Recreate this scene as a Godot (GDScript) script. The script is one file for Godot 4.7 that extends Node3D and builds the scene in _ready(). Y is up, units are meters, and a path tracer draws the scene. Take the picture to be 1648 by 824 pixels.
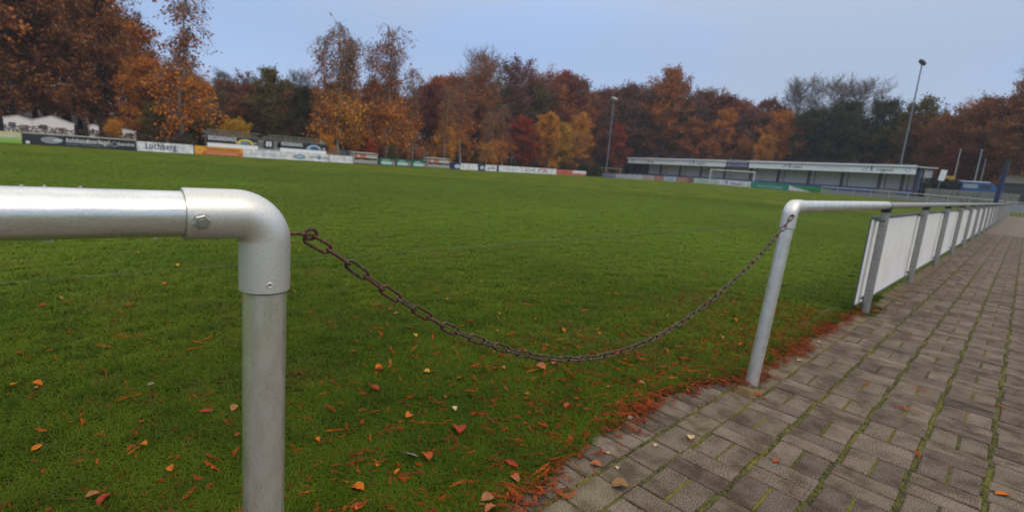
extends Node3D
# A football ground in late autumn seen over the gap of the railing round the pitch.
# X runs along the railing, Z towards the paved path, the pitch lies at negative Z.

class MB:
	var v := PackedVector3Array()
	var n := PackedVector3Array()
	var c := PackedColorArray()
	var u := PackedVector2Array()
	var ix := PackedInt32Array()

	func vert(p: Vector3, nn: Vector3, col: Color, uv := Vector2.ZERO) -> int:
		v.append(p); n.append(nn); c.append(col); u.append(uv)
		return v.size() - 1

	func tri_i(a: int, b: int, d: int, out: Vector3) -> void:
		# clockwise as seen from the side that "out" points to
		if (v[b] - v[a]).cross(v[d] - v[a]).dot(out) > 0.0:
			ix.append(a); ix.append(d); ix.append(b)
		else:
			ix.append(a); ix.append(b); ix.append(d)

	func quad(a: Vector3, b: Vector3, d: Vector3, e: Vector3, out: Vector3, col := Color.WHITE) -> void:
		var nn := (b - a).cross(d - a).normalized()
		if nn.length() < 0.5:
			nn = (d - a).cross(e - a).normalized()
		if nn.dot(out) < 0.0:
			nn = -nn
		var i := vert(a, nn, col, Vector2(0, 0))
		vert(b, nn, col, Vector2(1, 0)); vert(d, nn, col, Vector2(1, 1)); vert(e, nn, col, Vector2(0, 1))
		tri_i(i, i + 1, i + 2, nn)
		tri_i(i, i + 2, i + 3, nn)

	func tri(a: Vector3, b: Vector3, d: Vector3, out: Vector3, col := Color.WHITE) -> void:
		var nn := (b - a).cross(d - a).normalized()
		if nn.dot(out) < 0.0:
			nn = -nn
		var i := vert(a, nn, col)
		vert(b, nn, col); vert(d, nn, col)
		tri_i(i, i + 1, i + 2, nn)

	# a box with chamfered edges: centre, full size, chamfer
	func box(cen: Vector3, size: Vector3, b := 0.0, col := Color.WHITE, bas := Basis.IDENTITY) -> void:
		var h := size * 0.5
		b = minf(b, minf(h.x, minf(h.y, h.z)) * 0.8)
		var P := func(s: Vector3, k: int) -> Vector3:
			var q := Vector3(s.x * (h.x - (0.0 if k == 0 else b)), s.y * (h.y - (0.0 if k == 1 else b)), s.z * (h.z - (0.0 if k == 2 else b)))
			return cen + bas * q
		for k in 3:
			var j := (k + 1) % 3
			var m := (k + 2) % 3
			for s in [-1.0, 1.0]:
				var q := []
				for t in [[-1, -1], [1, -1], [1, 1], [-1, 1]]:
					var sg := Vector3.ZERO
					sg[k] = s; sg[j] = t[0]; sg[m] = t[1]
					q.append(P.call(sg, k))
				var o := Vector3.ZERO
				o[k] = s
				quad(q[0], q[1], q[2], q[3], bas * o, col)
		if b <= 0.0:
			return
		for k in 3:
			var j := (k + 1) % 3
			var m := (k + 2) % 3
			for sj in [-1.0, 1.0]:
				for sm in [-1.0, 1.0]:
					var s0 := Vector3.ZERO
					s0[k] = -1; s0[j] = sj; s0[m] = sm
					var s1 := s0
					s1[k] = 1
					var o := Vector3.ZERO
					o[j] = sj; o[m] = sm
					quad(P.call(s0, j), P.call(s1, j), P.call(s1, m), P.call(s0, m), bas * o, col)
		for sx in [-1.0, 1.0]:
			for sy in [-1.0, 1.0]:
				for sz in [-1.0, 1.0]:
					var s := Vector3(sx, sy, sz)
					tri(P.call(s, 0), P.call(s, 1), P.call(s, 2), bas * s, col)

	# a swept tube with smooth sides; closed joins its end to its start
	func tube(path: Array, radii: Array, sides := 8, col := Color.WHITE, cap := true, closed := false, col2 := Color(-1, 0, 0)) -> void:
		var m := path.size()
		var t0: Vector3 = path[1] - path[0]
		if closed:
			t0 = path[1] - path[m - 1]
		t0 = t0.normalized()
		var up := Vector3.UP if absf(t0.y) < 0.9 else Vector3.RIGHT
		var nrm := (up - t0 * up.dot(t0)).normalized()
		var start := v.size()
		var along := 0.0
		for i in m:
			var t: Vector3
			if closed:
				t = path[(i + 1) % m] - path[(i + m - 1) % m]
			else:
				t = path[mini(i + 1, m - 1)] - path[maxi(i - 1, 0)]
			t = t.normalized()
			nrm = (nrm - t * nrm.dot(t)).normalized()
			var bi := t.cross(nrm)
			var r: float = radii[i] if radii.size() > 1 else radii[0]
			if i > 0:
				along += (path[i] - path[i - 1]).length()
			var cc := col if col2.r < 0.0 else col.lerp(col2, float(i) / (m - 1))
			for s in sides + 1:
				var a := TAU * s / sides
				var d := nrm * cos(a) + bi * sin(a)
				vert(path[i] + d * r, d, cc, Vector2(float(s) / sides, along))
		var rows := m if closed else m - 1
		for i in rows:
			var a0 := start + i * (sides + 1)
			var b0 := start + ((i + 1) % m) * (sides + 1)
			for s in sides:
				var o := n[a0 + s] + n[a0 + s + 1]
				tri_i(a0 + s, a0 + s + 1, b0 + s + 1, o)
				tri_i(a0 + s, b0 + s + 1, b0 + s, o)
		if cap and not closed:
			for e in [0, m - 1]:
				var dir: Vector3 = (path[0] - path[1]) if e == 0 else (path[m - 1] - path[m - 2])
				dir = dir.normalized()
				var ci := vert(path[e], dir, col)
				var first := v.size()
				for s in sides + 1:
					vert(v[start + e * (sides + 1) + s], dir, col)
				for s in sides:
					tri_i(ci, first + s, first + s + 1, dir)

	func mesh() -> ArrayMesh:
		var a := []
		a.resize(Mesh.ARRAY_MAX)
		a[Mesh.ARRAY_VERTEX] = v
		a[Mesh.ARRAY_NORMAL] = n
		a[Mesh.ARRAY_COLOR] = c
		a[Mesh.ARRAY_TEX_UV] = u
		a[Mesh.ARRAY_INDEX] = ix
		var me := ArrayMesh.new()
		me.add_surface_from_arrays(Mesh.PRIMITIVE_TRIANGLES, a)
		return me


var rng := RandomNumberGenerator.new()
var mats := {}
var font: SystemFont
var font_bold: SystemFont
const RAIL_H := 1.12
const PIPE_R := 0.038

# ------------------------------------------------------------------ small helpers
func lin(r: float, g: float, b: float) -> Color:
	return Color(r, g, b).linear_to_srgb()

func mat(key: String, r: float, g: float, b: float, rough := 0.8, metal := 0.0) -> StandardMaterial3D:
	if mats.has(key):
		return mats[key]
	var m := StandardMaterial3D.new()
	m.resource_name = key
	m.albedo_color = lin(r, g, b)
	m.roughness = rough
	m.metallic = metal
	mats[key] = m
	return m

func noise_tex(freq: float, oct: int, ramp: Array, size := 512, seed_ := 1, type := FastNoiseLite.TYPE_SIMPLEX_SMOOTH, normal := false, bump := 4.0) -> NoiseTexture2D:
	var f := FastNoiseLite.new()
	f.seed = seed_
	f.noise_type = type
	f.frequency = freq
	f.fractal_octaves = oct
	f.fractal_gain = 0.6
	var t := NoiseTexture2D.new()
	t.width = size
	t.height = size
	t.seamless = true
	t.noise = f
	if normal:
		t.as_normal_map = true
		t.bump_strength = bump
	elif ramp.size():
		var g := Gradient.new()
		var offs := PackedFloat32Array()
		var cols := PackedColorArray()
		for e in ramp:
			offs.append(e[0]); cols.append(e[1])
		g.offsets = offs
		g.colors = cols
		t.color_ramp = g
	return t

func grain(m: StandardMaterial3D, tex: Texture2D, per_metre: float) -> StandardMaterial3D:
	m.albedo_texture = tex
	m.uv1_triplanar = true
	m.uv1_world_triplanar = true
	m.uv1_scale = Vector3.ONE * per_metre
	return m

func obj(called: String, mesh: Mesh, m: Material, parent: Node = self) -> MeshInstance3D:
	var o := MeshInstance3D.new()
	o.name = called
	o.mesh = mesh
	o.material_override = m
	parent.add_child(o, true)
	return o

func tag(o: Node, label: String, category: String, group := "") -> void:
	o.set_meta("label", label)
	o.set_meta("category", category)
	if group:
		o.set_meta("group", group)

func thing(called: String, at: Vector3, label: String, category: String, group := "") -> Node3D:
	var o := Node3D.new()
	o.name = called
	add_child(o, true)
	o.position = at
	tag(o, label, category, group)
	return o

func struct(called: String, mesh: Mesh, m: Material) -> MeshInstance3D:
	var o := obj(called, mesh, m)
	o.set_meta("kind", "structure")
	return o

func box_mesh(cen: Vector3, size: Vector3, b := 0.0) -> ArrayMesh:
	var k := MB.new()
	k.box(cen, size, b)
	return k.mesh()

func tube_mesh(path: Array, r: float, sides := 16) -> ArrayMesh:
	var k := MB.new()
	k.tube(path, [r], sides)
	return k.mesh()

func lettering(parent: Node, words: String, height: float, at: Vector3, m: Material, bold := true, squeeze := 1.0) -> MeshInstance3D:
	var t := TextMesh.new()
	t.text = words
	t.font = font_bold if bold else font
	t.font_size = 32
	t.pixel_size = height / 23.0
	t.depth = 0.008
	t.curve_step = 4.0
	var o := obj("lettering", t, m, parent)
	o.position = at
	o.scale.x = squeeze
	return o

func disc(rx: float, ry: float, depth: float, from := 0.0, to := TAU, inner := 0.0) -> ArrayMesh:
	# a flat ring or disc in XY, for emblems
	var k := MB.new()
	var steps := 20
	for i in steps:
		var a := lerpf(from, to, float(i) / steps)
		var b := lerpf(from, to, float(i + 1) / steps)
		var p := Vector3(cos(a) * rx, sin(a) * ry, depth)
		var q := Vector3(cos(b) * rx, sin(b) * ry, depth)
		k.quad(p * Vector3(inner, inner, 1), p, q, q * Vector3(inner, inner, 1), Vector3.BACK)
		k.quad(p, q, q - Vector3(0, 0, depth), p - Vector3(0, 0, depth), p)
	return k.mesh()

func smooth(a: float, b: float, x: float) -> float:
	var t := clampf((x - a) / (b - a), 0.0, 1.0)
	return t * t * (3.0 - 2.0 * t)

# the lie of the land: the far end of the pitch is a little higher, the wood stands on a slope
func land(x: float, z: float) -> float:
	var y := 0.5 * smooth(25, 82, x) * smooth(-1.5, -14, z) * smooth(-70, -34, z)
	y += 7.0 * smooth(-62, -135, z)
	y += 6.0 * smooth(104, 170, x) * (1.0 - 0.5 * smooth(-62, -135, z))
	y += 0.9 * smooth(84.0, 86.5, x) * smooth(-9.5, -8.0, z)   # embankment beyond the corner
	return y

# ------------------------------------------------------------------ ready
func _ready() -> void:
	rng.seed = 77
	set_camera()
	set_light()
	font = SystemFont.new()
	font.font_names = PackedStringArray(["Droid Sans"])
	font_bold = SystemFont.new()
	font_bold.font_names = PackedStringArray(["Droid Sans"])
	font_bold.font_weight = 700
	build_ground()
	build_pavement()
	build_stand()
	build_terrace()
	build_boards()
	build_end_boards()
	build_goals()
	build_masts()
	build_far_corner()
	build_houses()
	build_wood()
	build_near_railing()
	build_far_railing()
	build_chain()
	build_grass()
	build_litter()

func set_camera() -> void:
	var cam := Camera3D.new()
	cam.name = "camera"
	add_child(cam)
	# measured from the photograph: 1.24 m above the path, turned 45 degrees to the railing, 10 degrees down, rolled 4 degrees
	var F := Vector3(0.6901061, -0.1811049, -0.70068151)
	var R := Vector3(0.72000614, 0.0740088, 0.69001004)
	var U := Vector3(0.07310761, 0.98067513, -0.18147056)
	cam.transform = Transform3D(Basis(R, U, -F), Vector3(-0.30235, 1.24358, 0.97036))
	cam.near = 0.05
	cam.far = 1500.0
	cam.fov = 54.63
	var at := CameraAttributesPhysical.new()
	at.frustum_focal_length = 23.23
	at.frustum_focus_distance = 1.2
	at.frustum_near = 0.05
	at.frustum_far = 1500.0
	at.exposure_aperture = 5.6
	at.exposure_shutter_speed = 100.0
	cam.attributes = at
	cam.fov = 54.63
	cam.current = true

func set_light() -> void:
	var env := Environment.new()
	env.background_mode = Environment.BG_SKY
	var sky := Sky.new()
	var pm := PanoramaSkyMaterial.new()
	pm.panorama = sky_picture()
	sky.sky_material = pm
	env.sky = sky
	env.tonemap_mode = Environment.TONE_MAPPER_LINEAR
	env.tonemap_exposure = 1.0
	env.fog_enabled = true
	env.fog_density = 0.0005
	env.fog_light_color = Color(0.80, 0.84, 0.90)
	env.sdfgi_enabled = true
	env.ssao_enabled = true
	env.ssil_enabled = true
	var we := WorldEnvironment.new()
	we.name = "world_environment"
	we.environment = env
	add_child(we)
	var sun := DirectionalLight3D.new()
	sun.name = "overcast_sun"
	sun.light_energy = 0.4
	sun.light_angular_distance = 25.0
	sun.light_color = Color(1.0, 0.93, 0.82)
	sun.shadow_enabled = true
	add_child(sun)
	sun.look_at_from_position(Vector3(1, 11, 9), Vector3.ZERO, Vector3.UP)

func sky_picture() -> ImageTexture:
	# thin high overcast: a blue-grey veil, paler towards the horizon, with soft uneven cloud
	var w := 512
	var h := 256
	var im := Image.create(w, h, false, Image.FORMAT_RGBF)
	var f := FastNoiseLite.new()
	f.seed = 5
	f.frequency = 0.9
	f.fractal_octaves = 4
	for y in h:
		var el := (0.5 - (y + 0.5) / h) * PI
		for x in w:
			var az := (x + 0.5) / w * TAU
			var d := Vector3(cos(el) * sin(az), sin(el), -cos(el) * cos(az))
			var s := maxf(d.y, 0.0)
			var top := Color(1.34, 1.32, 1.28)
			var low := Color(0.375, 0.53, 0.84)
			var c := Color(0.50, 0.64, 0.89).lerp(low, smooth(0.02, 0.22, s)).lerp(top, smooth(0.2, 0.8, s))
			var q := Vector3(d.x, d.y * 2.2, d.z)
			var k := smooth(-0.25, 0.5, f.get_noise_3dv(q * 1.4)) * 0.55
			c = c.lerp(Color(0.42, 0.47, 0.54) * (1.0 + 0.5 * s), k)
			im.set_pixel(x, y, c)
	return ImageTexture.create_from_image(im)

# ------------------------------------------------------------------ ground
func axis_steps(fine: Array) -> Array:
	return fine

func build_ground() -> void:
	var xs := []
	var zs := []
	for i in 27:
		xs.append(-700.0 + 25.0 * i)
	for i in 62:
		xs.append(-40.0 + 3.5 * i)
	for i in 24:
		xs.append(185.0 + 25.0 * i)
	for i in 20:
		zs.append(-700.0 + 27.0 * i)
	for i in 60:
		zs.append(-155.0 + 2.5 * i)
	for i in 12:
		zs.append(-4.0 + 1.5 * i)
	for i in 24:
		zs.append(20.0 + 27.0 * i)
	var k := MB.new()
	for z in zs:
		for x in xs:
			var e := 0.5
			var nn := Vector3(land(x - e, z) - land(x + e, z), 2 * e, land(x, z - e) - land(x, z + e)).normalized()
			k.vert(Vector3(x, land(x, z) - 0.02, z), nn, Color.WHITE)
	var nx := xs.size()
	for j in zs.size() - 1:
		for i in nx - 1:
			var a := j * nx + i
			k.tri_i(a, a + 1, a + nx + 1, Vector3.UP)
			k.tri_i(a, a + nx + 1, a + nx, Vector3.UP)
	var m := mat("turf", 0.172, 0.212, 0.028, 0.95)
	m.metallic_specular = 0.1
	grain(m, noise_tex(0.02, 5, [[0.2, Color(0.70, 0.76, 0.6)], [0.5, Color(0.86, 0.87, 0.82)], [0.8, Color(1, 0.97, 0.85)]], 512, 3), 0.035)
	m.detail_enabled = true
	m.detail_blend_mode = BaseMaterial3D.BLEND_MODE_MUL
	m.detail_albedo = noise_tex(0.06, 4, [[0.25, Color(0.62, 0.66, 0.6)], [0.75, Color(1, 1, 1)]], 512, 4)
	m.detail_uv_layer = BaseMaterial3D.DETAIL_UV_2
	m.uv2_triplanar = true
	m.uv2_world_triplanar = true
	m.uv2_scale = Vector3.ONE * 0.9
	struct("ground", k.mesh(), m)
	# leaf litter under the trees
	k = MB.new()
	var fl := []
	for i in 50:
		fl.append(-60.0 + 5.0 * i)
	var fz := []
	for i in 24:
		fz.append(-57.5 - 5.0 * i)
	floor_sheet(k, fl, fz)
	fl = []
	for i in 14:
		fl.append(101.0 + 6.0 * i)
	fz = []
	for i in 19:
		fz.append(-57.0 + 5.0 * i)
	floor_sheet(k, fl, fz)
	var fm := mat("leaf_litter", 0.11, 0.06, 0.032, 1.0)
	grain(fm, noise_tex(0.05, 5, [[0.25, Color(0.45, 0.42, 0.4)], [0.75, Color(1, 0.95, 0.85)]], 512, 9), 0.2)
	struct("forest_floor", k.mesh(), fm)
	# the white touchline, worn thin
	k = MB.new()
	for i in 90:
		var x0 := -16.0 + i * 1.12
		var z0 := -4.62
		k.quad(Vector3(x0, land(x0, z0) + 0.003, z0 - 0.035), Vector3(x0 + 1.1, land(x0 + 1.1, z0) + 0.003, z0 - 0.035), Vector3(x0 + 1.1, land(x0 + 1.1, z0) + 0.003, z0 + 0.035), Vector3(x0, land(x0, z0) + 0.003, z0 + 0.035), Vector3.UP)
	struct("touchline", k.mesh(), grain(mat("line_paint", 0.085, 0.128, 0.022, 0.95), noise_tex(0.05, 3, [[0.3, Color(0.5, 0.55, 0.45)], [0.7, Color(1, 1, 1)]], 256, 8), 1.5))

func floor_sheet(k: MB, xs: Array, zs: Array) -> void:
	var base := k.v.size()
	for z in zs:
		for x in xs:
			k.vert(Vector3(x, land(x, z) + 0.012, z), Vector3.UP, Color.WHITE)
	for j in zs.size() - 1:
		for i in xs.size() - 1:
			var a: int = base + j * xs.size() + i
			k.tri_i(a, a + 1, a + xs.size() + 1, Vector3.UP)
			k.tri_i(a, a + xs.size() + 1, a + xs.size(), Vector3.UP)

# ------------------------------------------------------------------ pavement
func paver_mesh(size: Vector3, seed_: int) -> ArrayMesh:
	# a concrete block with rounded, slightly worn top edges; its top lies at y = 0
	var r := RandomNumberGenerator.new()
	r.seed = seed_
	var k := MB.new()
	var hx := size.x * 0.5
	var hz := size.z * 0.5
	var rings := [[-size.y, 0.0], [-0.007, 0.0], [-0.0022, 0.0022], [0.0, 0.008]]
	var ring_pts := []
	var jit := []
	for i in 8:
		jit.append(Vector2(r.randf_range(-1, 1), r.randf_range(-1, 1)) * 0.0016)
	for g in rings:
		var ax: float = hx - g[1]
		var az: float = hz - g[1]
		var c := 0.006
		var pts := [Vector2(-ax + c, -az), Vector2(ax - c, -az), Vector2(ax, -az + c), Vector2(ax, az - c), Vector2(ax - c, az), Vector2(-ax + c, az), Vector2(-ax, az - c), Vector2(-ax, -az + c)]
		var row := []
		for i in 8:
			var p: Vector2 = pts[i] + jit[i]
			row.append(Vector3(p.x, g[0], p.y))
		ring_pts.append(row)
	for q in rings.size() - 1:
		for i in 8:
			var j := (i + 1) % 8
			var mid: Vector3 = ring_pts[q][i] + ring_pts[q][j]
			k.quad(ring_pts[q][i], ring_pts[q][j], ring_pts[q + 1][j], ring_pts[q + 1][i], Vector3(mid.x, 0.03, mid.z))
	var top: Array = ring_pts[rings.size() - 1]
	for i in range(1, 7):
		k.tri(top[0], top[i], top[i + 1], Vector3.UP)
	return k.mesh()

func build_pavement() -> void:
	var root := Node3D.new()
	root.name = "pavement"
	add_child(root)
	root.set_meta("kind", "structure")
	var speck := noise_tex(0.16, 3, [[0.2, Color(0.36, 0.35, 0.33)], [0.42, Color(0.74, 0.72, 0.70)], [0.6, Color(0.82, 0.80, 0.78)], [0.68, Color(1, 1, 1)]], 512, 21)  # aggregate speckle; the white specks are wet glints put into the colour
	var blotch := noise_tex(0.012, 4, [[0.2, Color(0.74, 0.71, 0.68)], [0.5, Color(0.93, 0.92, 0.9)], [0.75, Color(1, 1, 1)]], 512, 22)
	var bump := noise_tex(0.12, 3, [], 512, 23, FastNoiseLite.TYPE_SIMPLEX_SMOOTH, true, 3.0)
	var tones := []
	var base := [[0.300, 0.243, 0.198], [0.252, 0.202, 0.165], [0.340, 0.277, 0.225], [0.224, 0.184, 0.154], [0.283, 0.233, 0.184], [0.32, 0.272, 0.195], [0.33, 0.245, 0.13]]
	for i in base.size():
		var m := mat("paver_%d" % i, base[i][0], base[i][1], base[i][2], 0.62)
		grain(m, speck, 1.5 + 0.13 * i)
		m.metallic_specular = 0.2
		m.detail_enabled = true
		m.detail_blend_mode = BaseMaterial3D.BLEND_MODE_MUL
		m.detail_albedo = blotch
		m.detail_uv_layer = BaseMaterial3D.DETAIL_UV_2
		m.uv2_triplanar = true
		m.uv2_world_triplanar = true
		m.uv2_scale = Vector3.ONE * 0.8
		m.normal_enabled = true
		m.normal_texture = bump
		m.normal_scale = 1.3
		tones.append(m)
	# the bed between the blocks
	var bed := mat("joint_bed", 0.10, 0.095, 0.035, 1.0)
	grain(bed, noise_tex(0.03, 4, [[0.3, Color(0.5, 0.42, 0.36)], [0.55, Color(0.85, 0.9, 0.5)], [0.8, Color(1, 1, 0.6)]], 512, 25), 1.3)
	var k := MB.new()
	k.quad(Vector3(-4, -0.0085, -0.30), Vector3(26, -0.0085, -0.30), Vector3(26, -0.0085, 2.95), Vector3(-4, -0.0085, 2.95), Vector3.UP)
	obj("joint_bed", k.mesh(), bed, root)
	# far stretch, where blocks can no longer be told apart
	k = MB.new()
	k.quad(Vector3(26, -0.002, -0.02), Vector3(64, -0.002, -0.02), Vector3(64, -0.002, 2.95), Vector3(26, -0.002, 2.95), Vector3.UP)
	var fp := mat("far_paving", 0.150, 0.119, 0.095, 0.85)
	grain(fp, blotch, 0.5)
	obj("far_paving", k.mesh(), fp, root)
	var list := []   # [x, z, kind, tone, turn]
	var pitch := 0.45
	for cx in range(0, 11):
		var z0 := 0.078 + 0.25 * cx
		var off := 0.0 if cx % 2 == 1 else 0.225
		for i in range(-9, 58):
			var x := 1.96 + off + pitch * i - 0.225
			if x > 25.7:
				continue
			list.append([x, z0 + 0.0605, 0]); list.append([x, z0 + 0.1755, 0])
			list.append([x + 0.168, z0 + 0.118, 1]); list.append([x + 0.281, z0 + 0.118, 1])
	for i in range(-18, 112):   # the row of squares under the railing, the soldier course beside the grass
		var x := 0.305 + 0.225 * i
		if x < 25.6:
			list.append([x, 0.0, 2])
	for i in range(-35, 50):
		var x := 0.31 + 0.1125 * i
		list.append([x, -0.19, 3])
	var eye := Vector2(-0.3, 0.97)
	for e in list:
		var d := Vector2(e[0], e[1]) - eye
		# blocks in the picture first, nearest first
		var ahead := d.normalized().dot(Vector2(0.7017, -0.7125))
		e.append(d.length() if ahead > 0.66 and d.length() > 1.05 else d.length() + 1000.0)
	list.sort_custom(func(a, b): return a[3] < b[3])
	var kinds := [Vector3(0.216, 0.05, 0.105), Vector3(0.106, 0.05, 0.239), Vector3(0.216, 0.05, 0.142), Vector3(0.105, 0.05, 0.205)]
	var shapes := []
	for q in kinds.size():
		var row := []
		for s in 3:
			row.append(paver_mesh(kinds[q], 100 + q * 10 + s))
		shapes.append(row)
	var r := RandomNumberGenerator.new()
	r.seed = 4
	var rest := []
	for q in tones.size():
		rest.append([])
	for i in list.size():
		var e: Array = list[i]
		var tone := r.randi_range(0, 4)
		if e[2] == 2:
			tone = r.randi_range(4, 5)
		if e[2] == 2 and absf(e[0] - 2.78) < 0.12:
			tone = 6
		var b := Basis.from_euler(Vector3(r.randf_range(-0.008, 0.008), r.randf_range(-0.012, 0.012) + (PI if r.randf() < 0.5 else 0.0), r.randf_range(-0.008, 0.008)))
		var t := Transform3D(b, Vector3(e[0] + r.randf_range(-0.002, 0.002), r.randf_range(-0.003, 0.0015), e[1] + r.randf_range(-0.002, 0.002)))
		if i < 300:
			var o := obj("paver", shapes[e[2]][r.randi_range(0, 2)], tones[tone], root)
			o.transform = t
		else:
			rest[tone].append([t, e[2]])
	# the remaining blocks, joined as one part
	var im := MeshInstance3D.new()
	im.name = "paving"
	var me := ArrayMesh.new()
	for q in tones.size():
		if rest[q].is_empty():
			continue
		var st := SurfaceTool.new()
		st.begin(Mesh.PRIMITIVE_TRIANGLES)
		for e in rest[q]:
			st.append_from(shapes[e[1]][0], 0, e[0])
		st.set_material(tones[q])
		st.commit(me)
	im.mesh = me
	root.add_child(im)
	im.set_meta("kind", "stuff")
	# moss in the wide joints: low uneven cushions
	var f := FastNoiseLite.new()
	f.seed = 31
	f.frequency = 1.0
	var cushion := MB.new()
	for ring in 3:
		pass
	var top := cushion.vert(Vector3(0, 1, 0), Vector3.UP, Color.WHITE)
	for i in 7:
		var a := TAU * i / 7
		cushion.vert(Vector3(cos(a) * 0.7, 0.7, sin(a) * 0.7), Vector3(cos(a), 1, sin(a)).normalized(), Color.WHITE)
	for i in 7:
		var a := TAU * (i + 0.5) / 7
		cushion.vert(Vector3(cos(a), 0.0, sin(a)), Vector3(cos(a), 0.3, sin(a)).normalized(), Color.WHITE)
	for i in 7:
		var j := (i + 1) % 7
		cushion.tri_i(top, 1 + i, 1 + j, Vector3.UP)
		cushion.tri_i(1 + i, 8 + i, 1 + j, cushion.n[1 + i])
		cushion.tri_i(8 + i, 8 + j, 1 + j, cushion.n[8 + i])
	var places := []
	var cols := []
	for line in 12:
		var z := -0.0785 + 0.1535 * line if line < 2 else 0.075 + 0.25 * (line - 1) - 0.0045
		var cnt := 2600
		for i in cnt:
			var x := 0.2 + 13.0 * pow(r.randf(), 1.5)
			var g := f.get_noise_2d(x * 2.2, line * 17.0) + 0.35
			if r.randf() > 0.36 + g * 1.3:
				continue
			var s := r.randf_range(0.0045, 0.0095)
			places.append(Transform3D(Basis.from_euler(Vector3(0, r.randf() * TAU, 0)).scaled(Vector3(s, s * r.randf_range(0.5, 0.9), s)), Vector3(x, -0.0075, z + r.randfn(0, 0.0034))))
			cols.append(moss_colour(r, g))
	for e in list:
		if e[2] != 0 or e[0] < 0.4 or e[0] > 9.0 or e[1] > 1.6:
			continue
		var side := fposmod(e[1] - 0.078, 0.25) < 0.1
		if not side:
			continue
		var g := f.get_noise_2d(e[0] * 3.0, e[1] * 9.0) + 0.4
		for i in 90:
			if r.randf() > 0.45 + g * 1.3:
				continue
			var s := r.randf_range(0.004, 0.008)
			places.append(Transform3D(Basis.from_euler(Vector3(0, r.randf() * TAU, 0)).scaled(Vector3(s, s * r.randf_range(0.5, 0.9), s)), Vector3(e[0] + r.randf_range(-0.105, 0.105), -0.0075, e[1] + 0.0575 + r.randfn(0, 0.0032))))
			cols.append(moss_colour(r, g))
	# dark cushions round the post feet: soil, and contact shade put into colour
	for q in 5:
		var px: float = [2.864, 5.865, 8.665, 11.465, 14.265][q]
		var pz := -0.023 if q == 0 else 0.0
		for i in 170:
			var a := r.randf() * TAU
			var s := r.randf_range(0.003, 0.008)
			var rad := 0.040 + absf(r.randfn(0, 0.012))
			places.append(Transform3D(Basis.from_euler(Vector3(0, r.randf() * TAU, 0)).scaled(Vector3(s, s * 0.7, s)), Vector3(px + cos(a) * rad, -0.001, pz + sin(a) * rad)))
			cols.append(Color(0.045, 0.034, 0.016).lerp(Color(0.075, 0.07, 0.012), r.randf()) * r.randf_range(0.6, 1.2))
	var mm := many("moss_and_foot_shade", cushion.mesh(), places, cols, tinted("moss", 0.95))  # one set: moss of the joints and the dark shade rings at the posts
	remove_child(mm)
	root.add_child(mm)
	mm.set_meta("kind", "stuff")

func moss_colour(r: RandomNumberGenerator, g: float) -> Color:
	var a := Color(0.120, 0.113, 0.010)
	var b := Color(0.045, 0.042, 0.012)
	return b.lerp(a, clampf(g + r.randf_range(-0.2, 0.4), 0.0, 1.0)) * r.randf_range(0.8, 1.25)

func tinted(key: String, rough := 0.8, back := 0.0) -> StandardMaterial3D:
	var m := mat(key, 1, 1, 1, rough)
	m.vertex_color_use_as_albedo = true
	m.cull_mode = BaseMaterial3D.CULL_DISABLED
	if back > 0.0:
		m.backlight_enabled = true
		m.backlight = Color(back, back, back)
	return m

func many(called: String, mesh: Mesh, places: Array, cols: Array, m: Material) -> MultiMeshInstance3D:
	var mm := MultiMesh.new()
	mm.transform_format = MultiMesh.TRANSFORM_3D
	mm.use_colors = true
	mm.mesh = mesh
	mm.instance_count = places.size()
	for i in places.size():
		mm.set_instance_transform(i, places[i])
		mm.set_instance_color(i, cols[i])
	var o := MultiMeshInstance3D.new()
	o.name = called
	o.multimesh = mm
	o.material_override = m
	add_child(o, true)
	return o

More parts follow.
